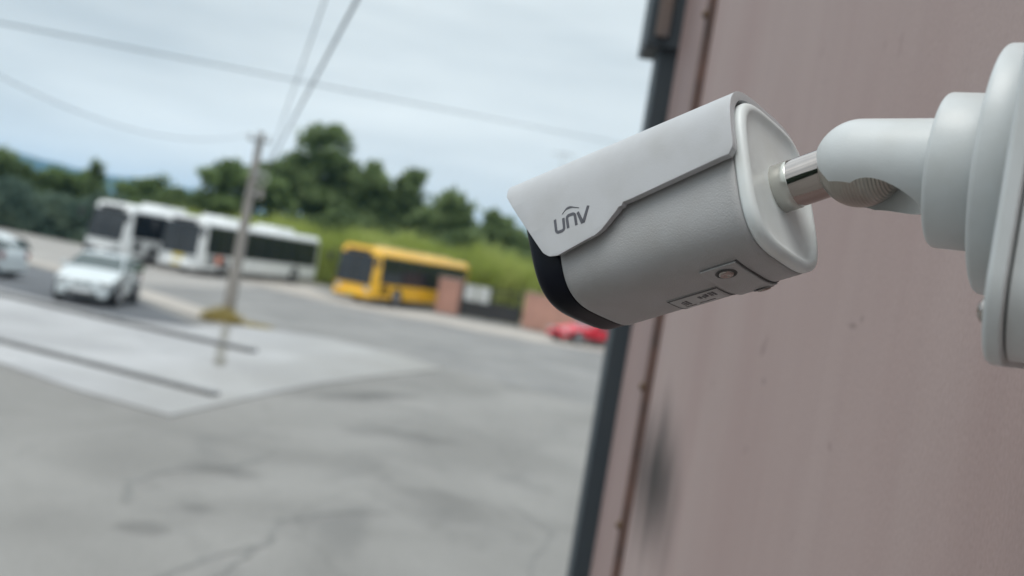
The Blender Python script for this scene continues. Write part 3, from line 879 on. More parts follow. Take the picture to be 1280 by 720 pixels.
for z in (0.1, 1.0, 1.78):
    boxo('rail', (0, 3.4, -.05, .05, z - .03, z + .03), m_gatedark, gt)
for k in range(18):
    x = 0.06 + k * 0.193
    boxo('bar', (x - .015, x + .015, -.02, .02, 1.03, 1.9 if k % 2 else 1.84), m_gatedark, gt)
for k in range(2):
    boxo('white_panel', (0.08 + k*.78, 0.78 + k*.78, -.085, -.055, 0.95, 1.84), m_gatewhite, gt)
for x in (-.02, 1.7, 3.42):
    boxo('post', (x - .05, x + .05, -.06, .06, 0, 1.95), m_gatedark, gt)

# ------------------------------------------------------------------ poles and cables
m_pole = mat('pole_concrete', (0.30, 0.275, 0.25), 0.85, col2=(0.22, 0.20, 0.185), nscale=3, stretch=(1, 1, .3))
m_steel = mat('galvanised_steel', (0.35, 0.36, 0.37), 0.5, metal=0.5, nscale=10)
m_ceramic = mat('insulator', (0.5, 0.5, 0.48), 0.25, nscale=9)
m_cable = mat('cable_rubber', (0.06, 0.065, 0.07), 0.6, nscale=9)
pole = empty('utility_pole', (-8.25, 29.85, 0.01), label='leaning grey concrete utility pole rising from the dry grass', cat='utility pole')
tilt = Vector((0.16, -0.15, 5.72))
V, F = [], []
n = 9
for i in range(n):
    k = i / (n - 1); c = tilt * k; w = .175 - .09 * k; dd = .14 - .07 * k
    for (a, b) in ((-1, -.8), (-.8, -1), (.8, -1), (1, -.8), (1, .8), (.8, 1), (-.8, 1), (-1, .8)):
        V.append((c.x + a*w, c.y + b*dd, c.z))
for i in range(n - 1):
    for k in range(8):
        F.append((i*8+k, i*8+(k+1) % 8, (i+1)*8+(k+1) % 8, (i+1)*8+k))
F.append(tuple(range(8))[::-1]); F.append(tuple((n-1)*8 + k for k in range(8)))
mesh('shaft', V, F, m_pole, pole)
tp = tilt
boxo('crossarm', (tp.x - .34, tp.x + .34, tp.y - .15, tp.y - .08, tp.z - .3, tp.z - .22), m_steel, pole)
for dx in (-.28, 0, .28):
    V, F = lathe([(0, .02), (.05, .045), (.08, .03), (.11, .05), (.15, .025), (.16, .001)], Vector((tp.x + dx, tp.y - .115, tp.z - .22)), Vector((0, 0, 1)), seg=12)
    mesh('insulator', V, F, m_ceramic, pole, smooth=True)
q = tilt * 0.79
boxo('bracket', (q.x - .05, q.x + .42, q.y - .2, q.y - .12, q.z - .03, q.z + .04), m_steel, pole)
V, F = [], []
ring = [(q.x + .34 + .15 * cos(a), q.y - .2, q.z - .15 + .15 * sin(a)) for a in [2*pi*k/16 for k in range(17)]]
V, F = tube(ring, 0.025, 6); mesh('cable_loop', V, F, m_ceramic, pole)
V, F = lathe([(0, .09), (.3, .09), (.32, .05)], Vector((q.x + .30, q.y - .02, q.z - .75)), Vector((0, 0, 1)), seg=14, cap0=True, cap1=True)
mesh('cable_box', V, F, m_pole, pole)
V, F = tube([(q.x + .24, q.y - .12, q.z - .6), (q.x + .1, q.y - .14, q.z - .62)], 0.03, 6); mesh('clamp', V, F, m_steel, pole)
# far lamp post
fp = empty('lamp_post', (2.3, 82, -0.01), label='faint thin lamp post far off above the front of the security camera', cat='lamp post')
V, F = tube([(0, 0, 0), (0.04, 0, 7), (0.1, 0, 13.4)], [.12, .09, .06], 8); mesh('shaft', V, F, m_steel, fp, smooth=True)
V, F = tube([(-.5, 0, 13.15), (0.1, 0, 13.3), (.7, 0, 13.2)], .045, 6); mesh('arm', V, F, m_steel, fp)
for x in (-.6, .8):
    boxo('lamp_head', (x - .22, x + .22, -.1, .1, 13.1, 13.2), m_ceramic, fp, 0.03)

def cable(pts, r, label):
    P = []
    a, b = Vector(pts[0]), Vector(pts[1]); sag = pts[2]
    o0 = a
    for k in range(33):
        t = k / 32; q = a.lerp(b, t); q.z -= sag * 4 * t * (1 - t); P.append(q - o0)
    V, F = tube(P, r, 6)
    o = mesh('overhead_cable', V, F, m_cable, smooth=True, loc=a)
    return tag(o, label=label, cat='cable', group='overhead cables')
ptop = Vector((-8.25, 29.85, 0.01)) + tilt
ins = ptop + Vector((0, -.115, -.12))
lp = Vector((-8.25, 29.85, 0.01)) + q + Vector((.36, -.2, -.02))
cable([(-14, 5.2, 3.95), (11.5, 64, 12.0), 0.0], 0.013, 'long cable crossing the sky above the pole from left to right')
cable([lp, (-1.3, 7.0, 4.80), 0.0], 0.014, 'thick cable rising steeply from the pole bracket over the viewer')
cable([lp + Vector((.0, .05, .12)), (-2.25, 10.0, 5.55), 0.0], 0.009, 'thinner cable running just left of the thick one from the pole')
cable([ins + Vector((-.28, 0, 0)), (-8.02, 12, 4.7), 0.7], 0.008, 'sagging cable from the pole top towards the left edge')

# ------------------------------------------------------------------ the building with its pink metal cladding
WX = 0.31
def wall_mat():
    m = D.materials.new('pink_cladding'); m.use_nodes = True
    t = m.node_tree; b = t.nodes['Principled BSDF']
    tcn = N(t, 'ShaderNodeTexCoord')
    def noise(scale, st=(1, 1, 1), det=4, loc=(0, 0, 0)):
        mm = N(t, 'ShaderNodeMapping'); mm.inputs['Scale'].default_value = st; mm.inputs['Location'].default_value = loc
        n = N(t, 'ShaderNodeTexNoise'); n.inputs['Scale'].default_value = scale; n.inputs['Detail'].default_value = det
        t.links.new(tcn.outputs['Object'], mm.inputs['Vector']); t.links.new(mm.outputs[0], n.inputs['Vector']); return n
    def ramp(src, p0, c0, p1, c1):
        r = N(t, 'ShaderNodeValToRGB')
        r.color_ramp.elements[0].position = p0; r.color_ramp.elements[0].color = C3(c0)
        r.color_ramp.elements[1].position = p1; r.color_ramp.elements[1].color = C3(c1)
        t.links.new(src, r.inputs['Fac']); return r
    def mul(a, b_, fac=1.0):
        x = N(t, 'ShaderNodeMixRGB', blend_type='MULTIPLY'); x.inputs['Fac'].default_value = fac
        t.links.new(a, x.inputs['Color1']); t.links.new(b_, x.inputs['Color2']); return x
    base = ramp(noise(3.0, (1, 1, .35)).outputs['Fac'], 0.32, (0.388, 0.298, 0.28), 0.68, (0.348, 0.25, 0.234))
    streak = ramp(noise(26, (1, 1, .06), 5).outputs['Fac'], 0.3, (0.975, 0.97, 0.97), 0.7, (1.02, 1.02, 1.02))
    fine = ramp(noise(420, (1, 1, .6), 4).outputs['Fac'], 0.3, (0.93, 0.925, 0.92), 0.7, (1.06, 1.06, 1.06))
    spots = ramp(noise(17, (1, 1, 1), 2, (3, 1, 4)).outputs['Fac'], 0.24, (0.55, 0.5, 0.5), 0.30, (1, 1, 1))
    c = mul(base.outputs['Color'], streak.outputs['Color'])
    c = mul(c.outputs[0], fine.outputs['Color'])
    c = mul(c.outputs[0], spots.outputs['Color'], .5)
    # soot smudge low on the panel, soft edged (a real mark on the sheet)
    def smudge(y, z, sy, sz, strength, c_in):
        mm = N(t, 'ShaderNodeMapping'); mm.vector_type = 'POINT'
        mm.inputs['Scale'].default_value = (0.0, 1 / sy, 1 / sz); mm.inputs['Location'].default_value = (0, -y / sy, -z / sz)
        ln = N(t, 'ShaderNodeVectorMath', operation='LENGTH')
        wob = noise(9, (1, 1, .3), 4)
        ad = N(t, 'ShaderNodeMath', operation='MULTIPLY_ADD'); ad.inputs[1].default_value = 1.1; ad.inputs[2].default_value = -.55
        t.links.new(wob.outputs['Fac'], ad.inputs[0])
        ad2 = N(t, 'ShaderNodeMath', operation='ADD')
        t.links.new(tcn.outputs['Object'], mm.inputs['Vector']); t.links.new(mm.outputs[0], ln.inputs[0])
        t.links.new(ln.outputs['Value'], ad2.inputs[0]); t.links.new(ad.outputs[0], ad2.inputs[1])
        r = ramp(ad2.outputs[0], 0.0, (strength, strength, strength), 1.0, (1, 1, 1))
        r.color_ramp.interpolation = 'EASE'
        return mul(c_in.outputs[0], r.outputs['Color'])
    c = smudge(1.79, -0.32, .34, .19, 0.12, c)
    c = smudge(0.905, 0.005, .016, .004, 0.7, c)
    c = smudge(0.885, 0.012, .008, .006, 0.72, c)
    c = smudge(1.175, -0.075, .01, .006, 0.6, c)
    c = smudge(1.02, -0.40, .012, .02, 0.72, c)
    t.links.new(c.outputs[0], b.inputs['Base Color'])
    b.inputs['Roughness'].default_value = 0.62
    b.inputs['Specular IOR Level'].default_value = 0.3
    bp = N(t, 'ShaderNodeBump'); bp.inputs['Strength'].default_value = 0.3; bp.inputs['Distance'].default_value = 0.0012
    t.links.new(noise(240, (1, 1, .5), 5).outputs['Fac'], bp.inputs['Height']); t.links.new(bp.outputs[0], b.inputs['Normal'])
    return m
m_wall = wall_mat()
m_edge = mat('weathered_pink', (0.33, 0.235, 0.22), 0.6, col2=(0.25, 0.175, 0.165), nscale=5, stretch=(1, 1, .25))
m_trim = mat('blue_grey_flashing', (0.035, 0.048, 0.06), 0.55, col2=(0.05, 0.062, 0.072), nscale=6, stretch=(1, 1, .4))
m_rust = mat('rust_seam', (0.12, 0.065, 0.052), 0.85, col2=(0.07, 0.045, 0.04), nscale=14)
m_brown = mat('weathered_brown', (0.20, 0.14, 0.11), 0.8, col2=(0.13, 0.12, 0.125), nscale=9, stretch=(1, 1, .5))
m_screwhead = mat('rusty_screw', (0.10, 0.06, 0.035), 0.6, metal=0.3, col2=(0.16, 0.10, 0.05), nscale=200)
bld = empty('building', (WX, 0, 0), label='pink metal clad building wall filling the right side behind the camera', cat='building')
def lb(name, b, m, bev=0.0, zoff=EYE, parent=bld):
    """box in building coordinates, object origin raised to eye height so marks can be placed on it"""
    V, F = [], []
    box(V, F, b[0], b[1], b[2], b[3], b[4] - zoff, b[5] - zoff)
    o = mesh(name, V, F, m, parent, loc=(0, 0, zoff))
    if bev: bevel(o, bev, 3)
    return o
YE, YS, YT = 2.44, 2.02, 0
lb('cladding_panel', (0, .04, -2.5, YS - .012, 0.12, 5.4), m_wall, 0.003)
V = [(x, y, z) for z in (0.12 - EYE, 5.4 - EYE) for x, y in ((.022, YS + .012), (.006, YS + .15), (-.010, YE - .03), (-.006, YE - .008), (.04, YE - .008), (.04, YS + .012))]
F = [(k, (k + 1) % 6, (k + 1) % 6 + 6, k + 6) for k in range(6)] + [(5, 4, 3, 2, 1, 0), (6, 7, 8, 9, 10, 11)]
fix_normals(mesh('edge_panel', V, F, m_edge, bld, loc=(0, 0, EYE)))
lb('edge_seam', (.004, .036, YE - .006, YE + .001, 0.12, 5.39), m_rust)
lb('seam_recess', (.016, .036, YS - .02, YS + .02, 0.12, 5.38), m_rust)
V, F = tube([(0.002, YS - .001, 0.12 - EYE), (0.002, YS - .001, 5.38 - EYE)], .018, 8)
mesh('rust_seam', V, F, m_rust, bld, loc=(0, 0, EYE))
# corner flashing: rounded fold standing proud of the wall, blue grey on its return
lb('corner_flashing', (-.052, .03, YE + .002, YE + .11, 0.1, 3.42), m_trim, 0.006)
lb('upper_flashing', (-.090, .034, YE - .012, YE + .14, 3.40, 5.42), m_trim, 0.006)
lb('flashing_patch', (-.070, -.038, YE - .022, YE - .0135, 3.425, 5.3), m_brown, 0.003)
lb('corner_post', (.041, .2, YS, YE + .10, 0.12, 5.38), m_wall)
lb('side_wall', (.2, 8.0, YE + .0, YE + .10, 0.12, 5.38), m_wall)
lb('plinth', (.01, 8.0, -2.5, YE + .09, -0.1, 0.118), m_kerb)
lb('inner_wall', (.05, .25, -2.5, YS - .01, 0.12, 5.38), m_kerb)
lb('back_wall', (.26, 8.0, -2.5, -2.4, 0.12, 5.38), m_wall)
lb('far_side_wall', (7.9, 8.0, -2.39, YE - .01, 0.12, 5.37), m_wall)
lb('roof', (-.12, 8.1, -2.6, YE + .2, 5.43, 5.55), m_trim, 0.01)
for z in (0.5, 1.0, 1.55, 2.04, 2.335, 2.62, 2.98, 3.38, 3.9, 4.5):
    V, F = lathe([(0, .010), (.004, .010), (.0045, .006), (.009, .006), (.010, .001)], Vector((-.0135, YS + .0, z - EYE)), Vector((-1, 0, 0)), seg=10)
    mesh('screw', V, F, m_screwhead, bld, loc=(0, 0, EYE))

# ------------------------------------------------------------------ the security camera (fitted in metres about the viewer's eye)
def cw(p):           # (right, down, forward) of the photographer's view in metres -> world
    return CO + CX * p[0] - CY * p[1] + CF * p[2]
def cv(p): return CX * p[0] - CY * p[1] + CF * p[2]
dA = cv((-.76787703, .2681286, .58178339)).normalized()      # from the tail towards the lens
uA = cv((-.02913221, -.92186571, .3864129))
uA = (uA - dA * uA.dot(dA)).normalized()
sA = cv((.63993451, .27976896, .71569069))
sA = (sA - dA * sA.dot(dA) - uA * sA.dot(uA)).normalized()
REAR = cw((332 / FPX * .478, -131 / FPX * .478, .478))
BC = REAR - uA * .0025
def ROOT(): return secam.location
def to_root(V): return [Vector(v) - Vector(secam.location) for v in V]
nA = cv((-.83, -.139, .56)).normalized()     # axis of disc and box, away from the wall
aA = cv((-.83, -.095, .56)).normalized()     # axis of the arm
ARM0 = cw((.158, -.0555, .452))
FOOT = ARM0 - nA * .12
secam = empty('security_camera', FOOT, label='white bullet security camera on a ball joint arm beside the pink wall', cat='security camera')
def part(name, VF, m, parent=None, smooth=True, bev=0.0, fix=True, ang=30):
    o = mesh(name, to_root(VF[0]), VF[1], m, parent or secam, smooth=smooth)
    if fix: fix_normals(o)
    if smooth: 
        for p in o.data.polygons: p.use_smooth = True
    if bev: bevel(o, bev, 3, ang)
    return o

def cam_paint(name, col, bump, rough=0.42, bscale=950, bdist=.0004):
    m = mat(name, col, rough, col2=tuple(c * f for c, f in zip(col, (.90, .89, .87))), nscale=45, lo=.42, hi=.74, detail=7, bump=bump, bscale=bscale, bdist=bdist, spec=0.5)
    return m
m_cp = cam_paint('textured_white_paint', (0.36, 0.36, 0.365), 0.75, bscale=1250, bdist=.0003)
m_cs = cam_paint('satin_white_paint', (0.45, 0.455, 0.47), 0.12, 0.36)
m_cc = cam_paint('smooth_white_cap', (0.67, 0.70, 0.70), 0.03, 0.4)
m_arm = cam_paint('satin_arm_paint', (0.55, 0.572, 0.578), 0.16, 0.38, 1100)
m_bezel = mat('black_bezel', (0.004, 0.005, 0.010), 0.35, col2=(0.004, 0.005, 0.010), spec=0.12)
m_logo = mat('logo_grey', (0.085, 0.085, 0.10), 0.5, nscale=50)
m_chrome = mat('chrome', (0.42, 0.375, 0.35), 0.07, metal=1.0, col2=(0.36, 0.32, 0.30), nscale=60, rough2=0.12)
m_lens = mat('lens_glass', (0.01, 0.01, 0.02), 0.03, spec=0.8)
m_groove = mat('dark_gap', (0.10, 0.10, 0.10), 0.8)
m_sticker = mat('label_paper', (0.44, 0.44, 0.44), 0.5, nscale=80)
m_ink = mat('label_ink', (0.12, 0.12, 0.125), 0.6, nscale=80)

W0, H0, NS = .036, .0385, 3.7
def sec(ph, W=W0, H=H0, n=NS):
    c, q = cos(ph), sin(ph)
    return (W * math.copysign(abs(c) ** (2 / n), c), H * math.copysign(abs(q) ** (2 / n), q))
def P3(t, s, u): return BC + dA * t + sA * s + uA * u
def loft(prof, seg=128, cap0=False, cap1=False):
    """prof: [(t, inset of the section)]"""
    V, F = [], []
    phs = [2 * pi * (k + .5) / seg for k in range(seg)]
    for (t, ins) in prof:
        for ph in phs:
            s, u = sec(ph, W0 - ins, H0 - ins)
            V.append(P3(t, s, u))
    for i in range(len(prof) - 1):
        for k in range(seg):
            k2 = (k + 1) % seg
            F.append((i*seg+k, i*seg+k2, (i+1)*seg+k2, (i+1)*seg+k))
    if cap0: F.append(tuple(range(seg)))
    if cap1: F.append(tuple((len(prof)-1)*seg + k for k in range(seg)))
    return V, F
def body_prof():
    return [(.0042, .003), (.0042, .0012), (.0046, .0005)] + [(.005 + .099 * k / 30, 0.0) for k in range(31)] + [(.1045, .0006), (.1045, .003)]
part('housing', loft(body_prof()), m_cp)
# rear cap with rounded lip, dished face and collar
lip = [(.0040, .0030), (.0040, .0004), (.003, 0.0)]
for k in range(7):
    a = k / 6 * pi / 2
    lip.append((.0008 - .0030 * sin(a) + .0, .0030 * (1 - cos(a))))
lip += [(-.0022, .0036), (-.0019, .0042), (-.0013, .0048), (-.0006, .0056), (.0000, .0068), (.0004, .0085), (.0007, .012), (.0008, .018), (.0008, .024)]
part('rear_cap', loft(lip, cap1=True), m_cc)
# black bezel, front glass
bz = [(.1046, .004), (.1046, .0004)] + [(.1055 + .0105 * k / 8, .0003 + .0002 * k / 8) for k in range(9)] + [(.1185, .0010), (.1205, .0020), (.1215, .0034), (.1215, .006), (.1205, .0065)]
def slanted(VF):
    V = []
    for v in VF[0]:
        t = (v - BC).dot(dA); u = (v - BC).dot(uA)
        k = max(0, (t - .1052) / (.1215 - .1052))
        V.append(v + dA * k * (.0048 + .0062 * u / H0))
    return V, VF[1]
bez = part('front_bezel', slanted(loft(bz)), m_bezel)
part('front_glass', slanted(loft([(.1207, .0066), (.1207, .02)], cap1=True)), m_lens, bez)
lo = P3(.1241, 0, 0)
part('lens', lathe([(0, .012), (.0015, .011), (.002, .008), (.0005, .004), (0.0, .0005)], lo, dA, uA, 32), m_chrome, bez)

# sun shield wrapped over the top, stepped lower edge
NARC = 400
def arc_table(off):
    pts = [sec(pi/2 + pi * k / NARC * 0.75, W0 + off, H0 + off) for k in range(NARC + 1)]
    L_ = [0.0]
    for a, b in zip(pts[:-1], pts[1:]): L_.append(L_[-1] + math.hypot(b[0]-a[0], b[1]-a[1]))
    return pts, L_
def arc_at(tab, l):
    pts, L_ = tab
    l = max(0, min(l, L_[-1] - 1e-9))
    lo_, hi_ = 0, len(L_) - 1
    while hi_ - lo_ > 1:
        m_ = (lo_ + hi_) // 2
        if L_[m_] <= l: lo_ = m_
        else: hi_ = m_
    k = (l - L_[lo_]) / (L_[hi_] - L_[lo_])
    return (pts[lo_][0] + (pts[hi_][0]-pts[lo_][0])*k, pts[lo_][1] + (pts[hi_][1]-pts[lo_][1])*k)
T_OUT, T_IN = arc_table(.0055), arc_table(.0016)
def arc_len_for_u(u):
    pts, L_ = T_OUT
    for p, l in zip(pts, L_):
        if p[1] < u and p[0] < 0: return l
    return L_[-1]
# corner points of the near lower edge (t mm, u mm), front edge included; rounded into a smooth outline
EDGE = [(1.0, 16.0, 0), (1.0, 2.6, 7), (61.5, -0.5, 4.5), (76.0, -12.8, 4.5), (108.0, -17.8, 8), (135.5, 29.0, 0)]
def rounded(P):
    out = [(P[0][0], P[0][1])]
    for a, b, c in zip(P[:-2], P[1:-1], P[2:]):
        A, B, Cc = Vector(a[:2]), Vector(b[:2]), Vector(c[:2])
        r = b[2]
        p0 = B + (A - B).normalized() * min(r, (A-B).length * .49); p1 = B + (Cc - B).normalized() * min(r, (Cc-B).length * .49)
        for k in range(9):
            t = k / 8
            q = p0 * (1-t)**2 + B * 2*t*(1-t) + p1 * t*t
            out.append((q.x, q.y))
    out.append((P[-1][0], P[-1][1]))
    return out
OUTL = rounded(EDGE)
def shield():
    """outline in (t, arc length), both sides mirrored, filled with a fine grid clipped to it"""
    half = [(t / 1000, arc_len_for_u(u / 1000)) for t, u in OUTL]
    # rear edge goes straight over the top at t=.001; the front edge bows out to t=.139 over the top
    f_t, f_l = half[-1]
    front = [(f_t + (.1425 - f_t) * sin(pi/2 * k / 10), f_l * (1 - k / 10)) for k in range(1, 11)]
    near = half + front
    r_l = half[0][1]
    rear = [(.001, r_l * k / 10) for k in range(0, 10)]
    poly = rear + near                                    # from the top rear down the near side and back to the top front
    full = [(t, -l) for t, l in reversed(near[:-1])] 
    ring = rear + near + full + [(.001, -r_l * k / 10) for k in range(9, 0, -1)]
    bm = bmesh.new()
    vs = [bm.verts.new((t, l, 0)) for t, l in ring]
    bm.faces.new(vs)
    Lm = max(l for t, l in ring)
    cuts_l = [Lm * (k / 44) for k in range(-43, 44)]
    for l in cuts_l:
        bmesh.ops.bisect_plane(bm, geom=bm.verts[:] + bm.edges[:] + bm.faces[:], plane_co=(0, l, 0), plane_no=(0, 1, 0), dist=1e-7)
    for k in range(1, 12):
        bmesh.ops.bisect_plane(bm, geom=bm.verts[:] + bm.edges[:] + bm.faces[:], plane_co=(.142 * k / 12, 0, 0), plane_no=(1, 0, 0), dist=1e-7)
    bmesh.ops.remove_doubles(bm, verts=bm.verts, dist=1e-7)
    bm.verts.ensure_lookup_table(); bm.verts.index_update()
    base = [(v.co.x, v.co.y) for v in bm.verts]
    faces = [tuple(v.index for v in f.verts) for f in bm.faces]
    border = [(e.verts[0].index, e.verts[1].index) for e in bm.edges if len(e.link_faces) == 1]
    bm.free()
    V = []
    for tab in (T_OUT, T_IN):
        for t, l in base:
            s, u = arc_at(tab, abs(l) * (1 if tab is T_OUT else T_IN[1][-1] / T_OUT[1][-1]))
            if l < 0: s = -s
            V.append(P3(t, s, u))
    n = len(base)
    F = faces + [tuple(i + n for i in reversed(f)) for f in faces] + [(a, b, b + n, a + n) for a, b in border]
    return V, F
sh = part('sun_shield', shield(), m_cs, bev=.0008, ang=50)
# logo on the near side of the shield: letters as thin raised strokes
XL, SL = .1056, -(W0 + .0055)
def logo_pt(x, u): return P3(XL - x / 1000, SL - .00004, u / 1000)
def stroke(pts, w):
    V, F = [], []
    P = [Vector(p) for p in pts]
    for i, p in enumerate(P):
        a = P[max(0, i-1)]; b = P[min(len(P)-1, i+1)]
        d = (b - a).normalized(); nn = Vector((-d.y, d.x)) * (w if not isinstance(w, list) else w[i]) / 2
        if 0 < i < len(P) - 1:
            d1 = (P[i] - P[i-1]).normalized(); d2 = (P[i+1] - P[i]).normalized()
            nn *= min(1.35, 1 / max(.3, sqrt(max(0.01, (1 + d1.dot(d2)) / 2))))
        V += [p - nn, p + nn]
        if i: F.append((2*i-2, 2*i-1, 2*i+1, 2*i))
    return V, F
def curve(pts, n=8, r=1.8):
    return [tuple(p) for p in _r([(a[0], a[1], r) for a in pts], n)]
def _r(P, n):
    out = [(P[0][0], P[0][1])]
    for a, b, c in zip(P[:-2], P[1:-1], P[2:]):
        A, B, Cc = Vector(a[:2]), Vector(b[:2]), Vector(c[:2])
        r = b[2]
        p0 = B + (A-B).normalized() * min(r, (A-B).length*.49); p1 = B + (Cc-B).normalized() * min(r, (Cc-B).length*.49)
        for k in range(n + 1):
            t = k / n; q = p0*(1-t)**2 + B*2*t*(1-t) + p1*t*t
            out.append((q.x, q.y))
    out.append((P[-1][0], P[-1][1]))
    return out
glyphs = [('letter_u', curve([(3.3, 2.9), (3.9, -4.7), (8.9, -4.7), (8.6, 2.0)]), 1.5),
          ('letter_n', curve([(11.3, -4.4), (10.7, 2.4), (15.7, 2.4), (16.4, -4.4)]), 1.5),
          ('letter_v', [(17.6, 2.2), (20.1, -4.3), (20.7, -4.3), (24.2, 3.6)], 1.5),
          ('arc_mark', _r([(8.0, 4.3, 0), (11.8, 7.4, 6), (18.6, 4.4, 0)], 12), 1.0)]
for gname, pts, w in glyphs:
    if gname == 'arc_mark':
        n = len(pts); w = [0.25 + 0.85 * sin(pi * i / (n - 1)) for i in range(n)]
    V2, F2 = stroke(pts, w)
    A = [logo_pt(v.x, v.y) for v in V2]; B = [p - sA * .00016 for p in A]
    n = len(A)
    F = [tuple(i + n for i in f) for f in F2] + [tuple(reversed(f)) for f in F2]
    F += [(2*i, 2*i+2, 2*i+2+n, 2*i+n) for i in range(n//2 - 1)] + [(2*i+1, 2*i+3, 2*i+3+n, 2*i+1+n) for i in range(n//2 - 1)]
    F += [(0, 1, 1+n, n), (n-2, n-1, 2*n-1, 2*n-2)]
    part(gname, (B + A if False else A + B, F), m_logo, sh, smooth=False)

# service cover on the underside with its screws, and the label
def patch(t0, t1, p0, p1, off, name, m, parent=None, nt_=8, np_=24, th=.0012, corner=.2, bev=0):
    V = []; F = []
    for o_ in (off, off - th):
        for i in range(nt_ + 1):
            for j in range(np_ + 1):
                ph = radians(p0 + (p1 - p0) * j / np_)
                s, u = sec(ph, W0 + o_, H0 + o_)
                V.append(P3(t0 + (t1 - t0) * i / nt_, s, u))
    n = (nt_ + 1) * (np_ + 1); w = np_ + 1
    for i in range(nt_):
        for j in range(np_):
            a = i*w + j
            F.append((a, a+1, a+1+w, a+w)); F.append((a+n, a+w+n, a+1+w+n, a+1+n))
    for i in range(nt_):
        a, b = i*w, (i+1)*w
        F.append((a, b, b+n, a+n)); F.append((a+w-1, b+w-1, b+w-1+n, a+w-1+n))
    for j in range(np_):
        F.append((j, j+1, j+1+n, j+n)); k = nt_*w + j; F.append((k, k+1, k+1+n, k+n))
    return part(name, (V, F), m, parent, bev=bev, ang=50)
cov = patch(.0185, .0375, 255.0, 305, .0013, 'service_cover', m_cp, bev=.0006)
patch(.0177, .0187, 254.6, 305.4, .0004, 'cover_gap', m_groove, cov, th=.0008)
def body_screw(t, ph):
    ph = radians(ph)
    s, u = sec(ph, W0 + .0014, H0 + .0014); s2, u2 = sec(ph + .01, W0 + .0014, H0 + .0014)
    c = P3(t, s, u); tan = (P3(t, s2, u2) - c).normalized(); nr = tan.cross(dA).normalized()
    if nr.dot(c - P3(t, 0, 0)) < 0: nr = -nr
    o = part('screw_recess', lathe([(0.0, .0052), (.00025, .0050), (.0003, .0042)], c, nr, dA, 28, cap0=True), m_groove, cov)
    sc = part('screw', lathe([(0.0003, .0036), (.0008, .0034), (.0011, .0026), (.0012, .0016), (.0006, .0012), (.0005, .0004)], c, nr, dA, 24, cap1=True), m_chrome, cov)
body_screw(.0272, 264.8)
body_screw(.0250, 297.5)
lab = patch(.0400, .0680, 270.5, 300, .00035, 'rating_label', m_sticker, th=.0003)
rgk = random.Random(3)
for (ta, tb, pa, pb) in ((.0440, .0452, 272.5, 277.5), (.0458, .0464, 272.5, 277.5), (.0468, .0472, 272.5, 277.5), (.0482, .0500, 273, 276.5), (.0505, .0512, 274, 278), (.0520, .0535, 273.5, 277),
                         (.0600, .0612, 274, 281), (.0618, .0626, 274, 281), (.0632, .0636, 275, 281), (.0480, .0570, 284, 285.5), (.0590, .0650, 284.5, 286)):
    patch(ta, tb, pa, pb, .0005, 'printed_mark', m_ink, lab, nt_=1, np_=6, th=.0002)
for (ta, tb, pa, pb) in ((.0400, .0404, 270.6, 299.9), (.0676, .0680, 270.6, 299.9), (.0405, .0675, 270.6, 271.2)):
    patch(ta, tb, pa, pb, .00045, 'label_border', m_groove, lab, nt_=1, np_=12, th=.0002)

# chrome rod with collar ring
RC = P3(.0016, .0035, 0.001)
back = -dA
rod = part('ball_rod', lathe([(0, .0122), (.0006, .0122), (.0007, .0116), (.036, .0116), (.052, .0116)], RC, back, uA, 64, cap0=True, cap1=True), m_chrome)
bevel(rod, .0003, 2, 40)
part('rod_collar', lathe([(-.0001, .0145), (.0003, .0140), (.0004, .0124), (-.0004, .0124)], RC, back, uA, 64), m_groove, rod)
m_nylon = mat('satin_sleeve', (0.52, 0.52, 0.48), 0.2, metal=0.5, col2=(0.48, 0.47, 0.44), nscale=40)
part('rod_sleeve', lathe([(.0006, .01175), (.0009, .01195), (.0085, .01195), (.0090, .01165)], RC, back, uA, 64), m_nylon, rod)

# arm: capsule, with a slot cut for the rod and the ribbed ball inside
RA = .0208
def arm_profile():
    p = [(RA * sin(a) if False else 0, 0)]
    out = []
    for k in range(0, 17):
        a = pi/2 * k / 16
        out.append((RA * cos(a), max(RA * sin(a), .0004)))
    return out
prof = arm_profile()
prof = [(h, r) for h, r in prof] + [(-.036, RA * 1.01), (-.040, RA * 1.01)]
arm = part('bracket_arm', lathe(prof, ARM0, aA, uA, 72, cap0=True, cap1=True), m_arm)
down = -cv((0, -1, 0)) * 1.0
def cutter(dirs, r, ln):
    res = []
    for d_ in dirs:
        d_ = d_.normalized()
        V, F = lathe([(-.001, r), (ln, r * 1.02)], ARM0, d_, None, 40, cap0=True, cap1=True)
        o = mesh('cutter', to_root(V), F, None, secam); fix_normals(o); res.append(o)
    return res
c_down = cv((0.16, .90, -.58)).normalized()
cut = cutter([dA, dA.lerp(c_down, .3), dA.lerp(c_down, .6), c_down], .0148, .06)
for c in cut:
    bmod = arm.modifiers.new('slot', 'BOOLEAN'); bmod.operation = 'DIFFERENCE'; bmod.object = c; bmod.solver = 'EXACT'
bpy.context.view_layer.update()
dg = bpy.context.evaluated_depsgraph_get()
me = D.meshes.new_from_object(arm.evaluated_get(dg))
arm.modifiers.clear(); arm.data = me
for c in cut: D.objects.remove(c)
for p in me.polygons: p.use_smooth = True
def smooth_by_angle(o, deg):
    o.data.set_sharp_from_angle(angle=radians(deg))
smooth_by_angle(arm, 35)
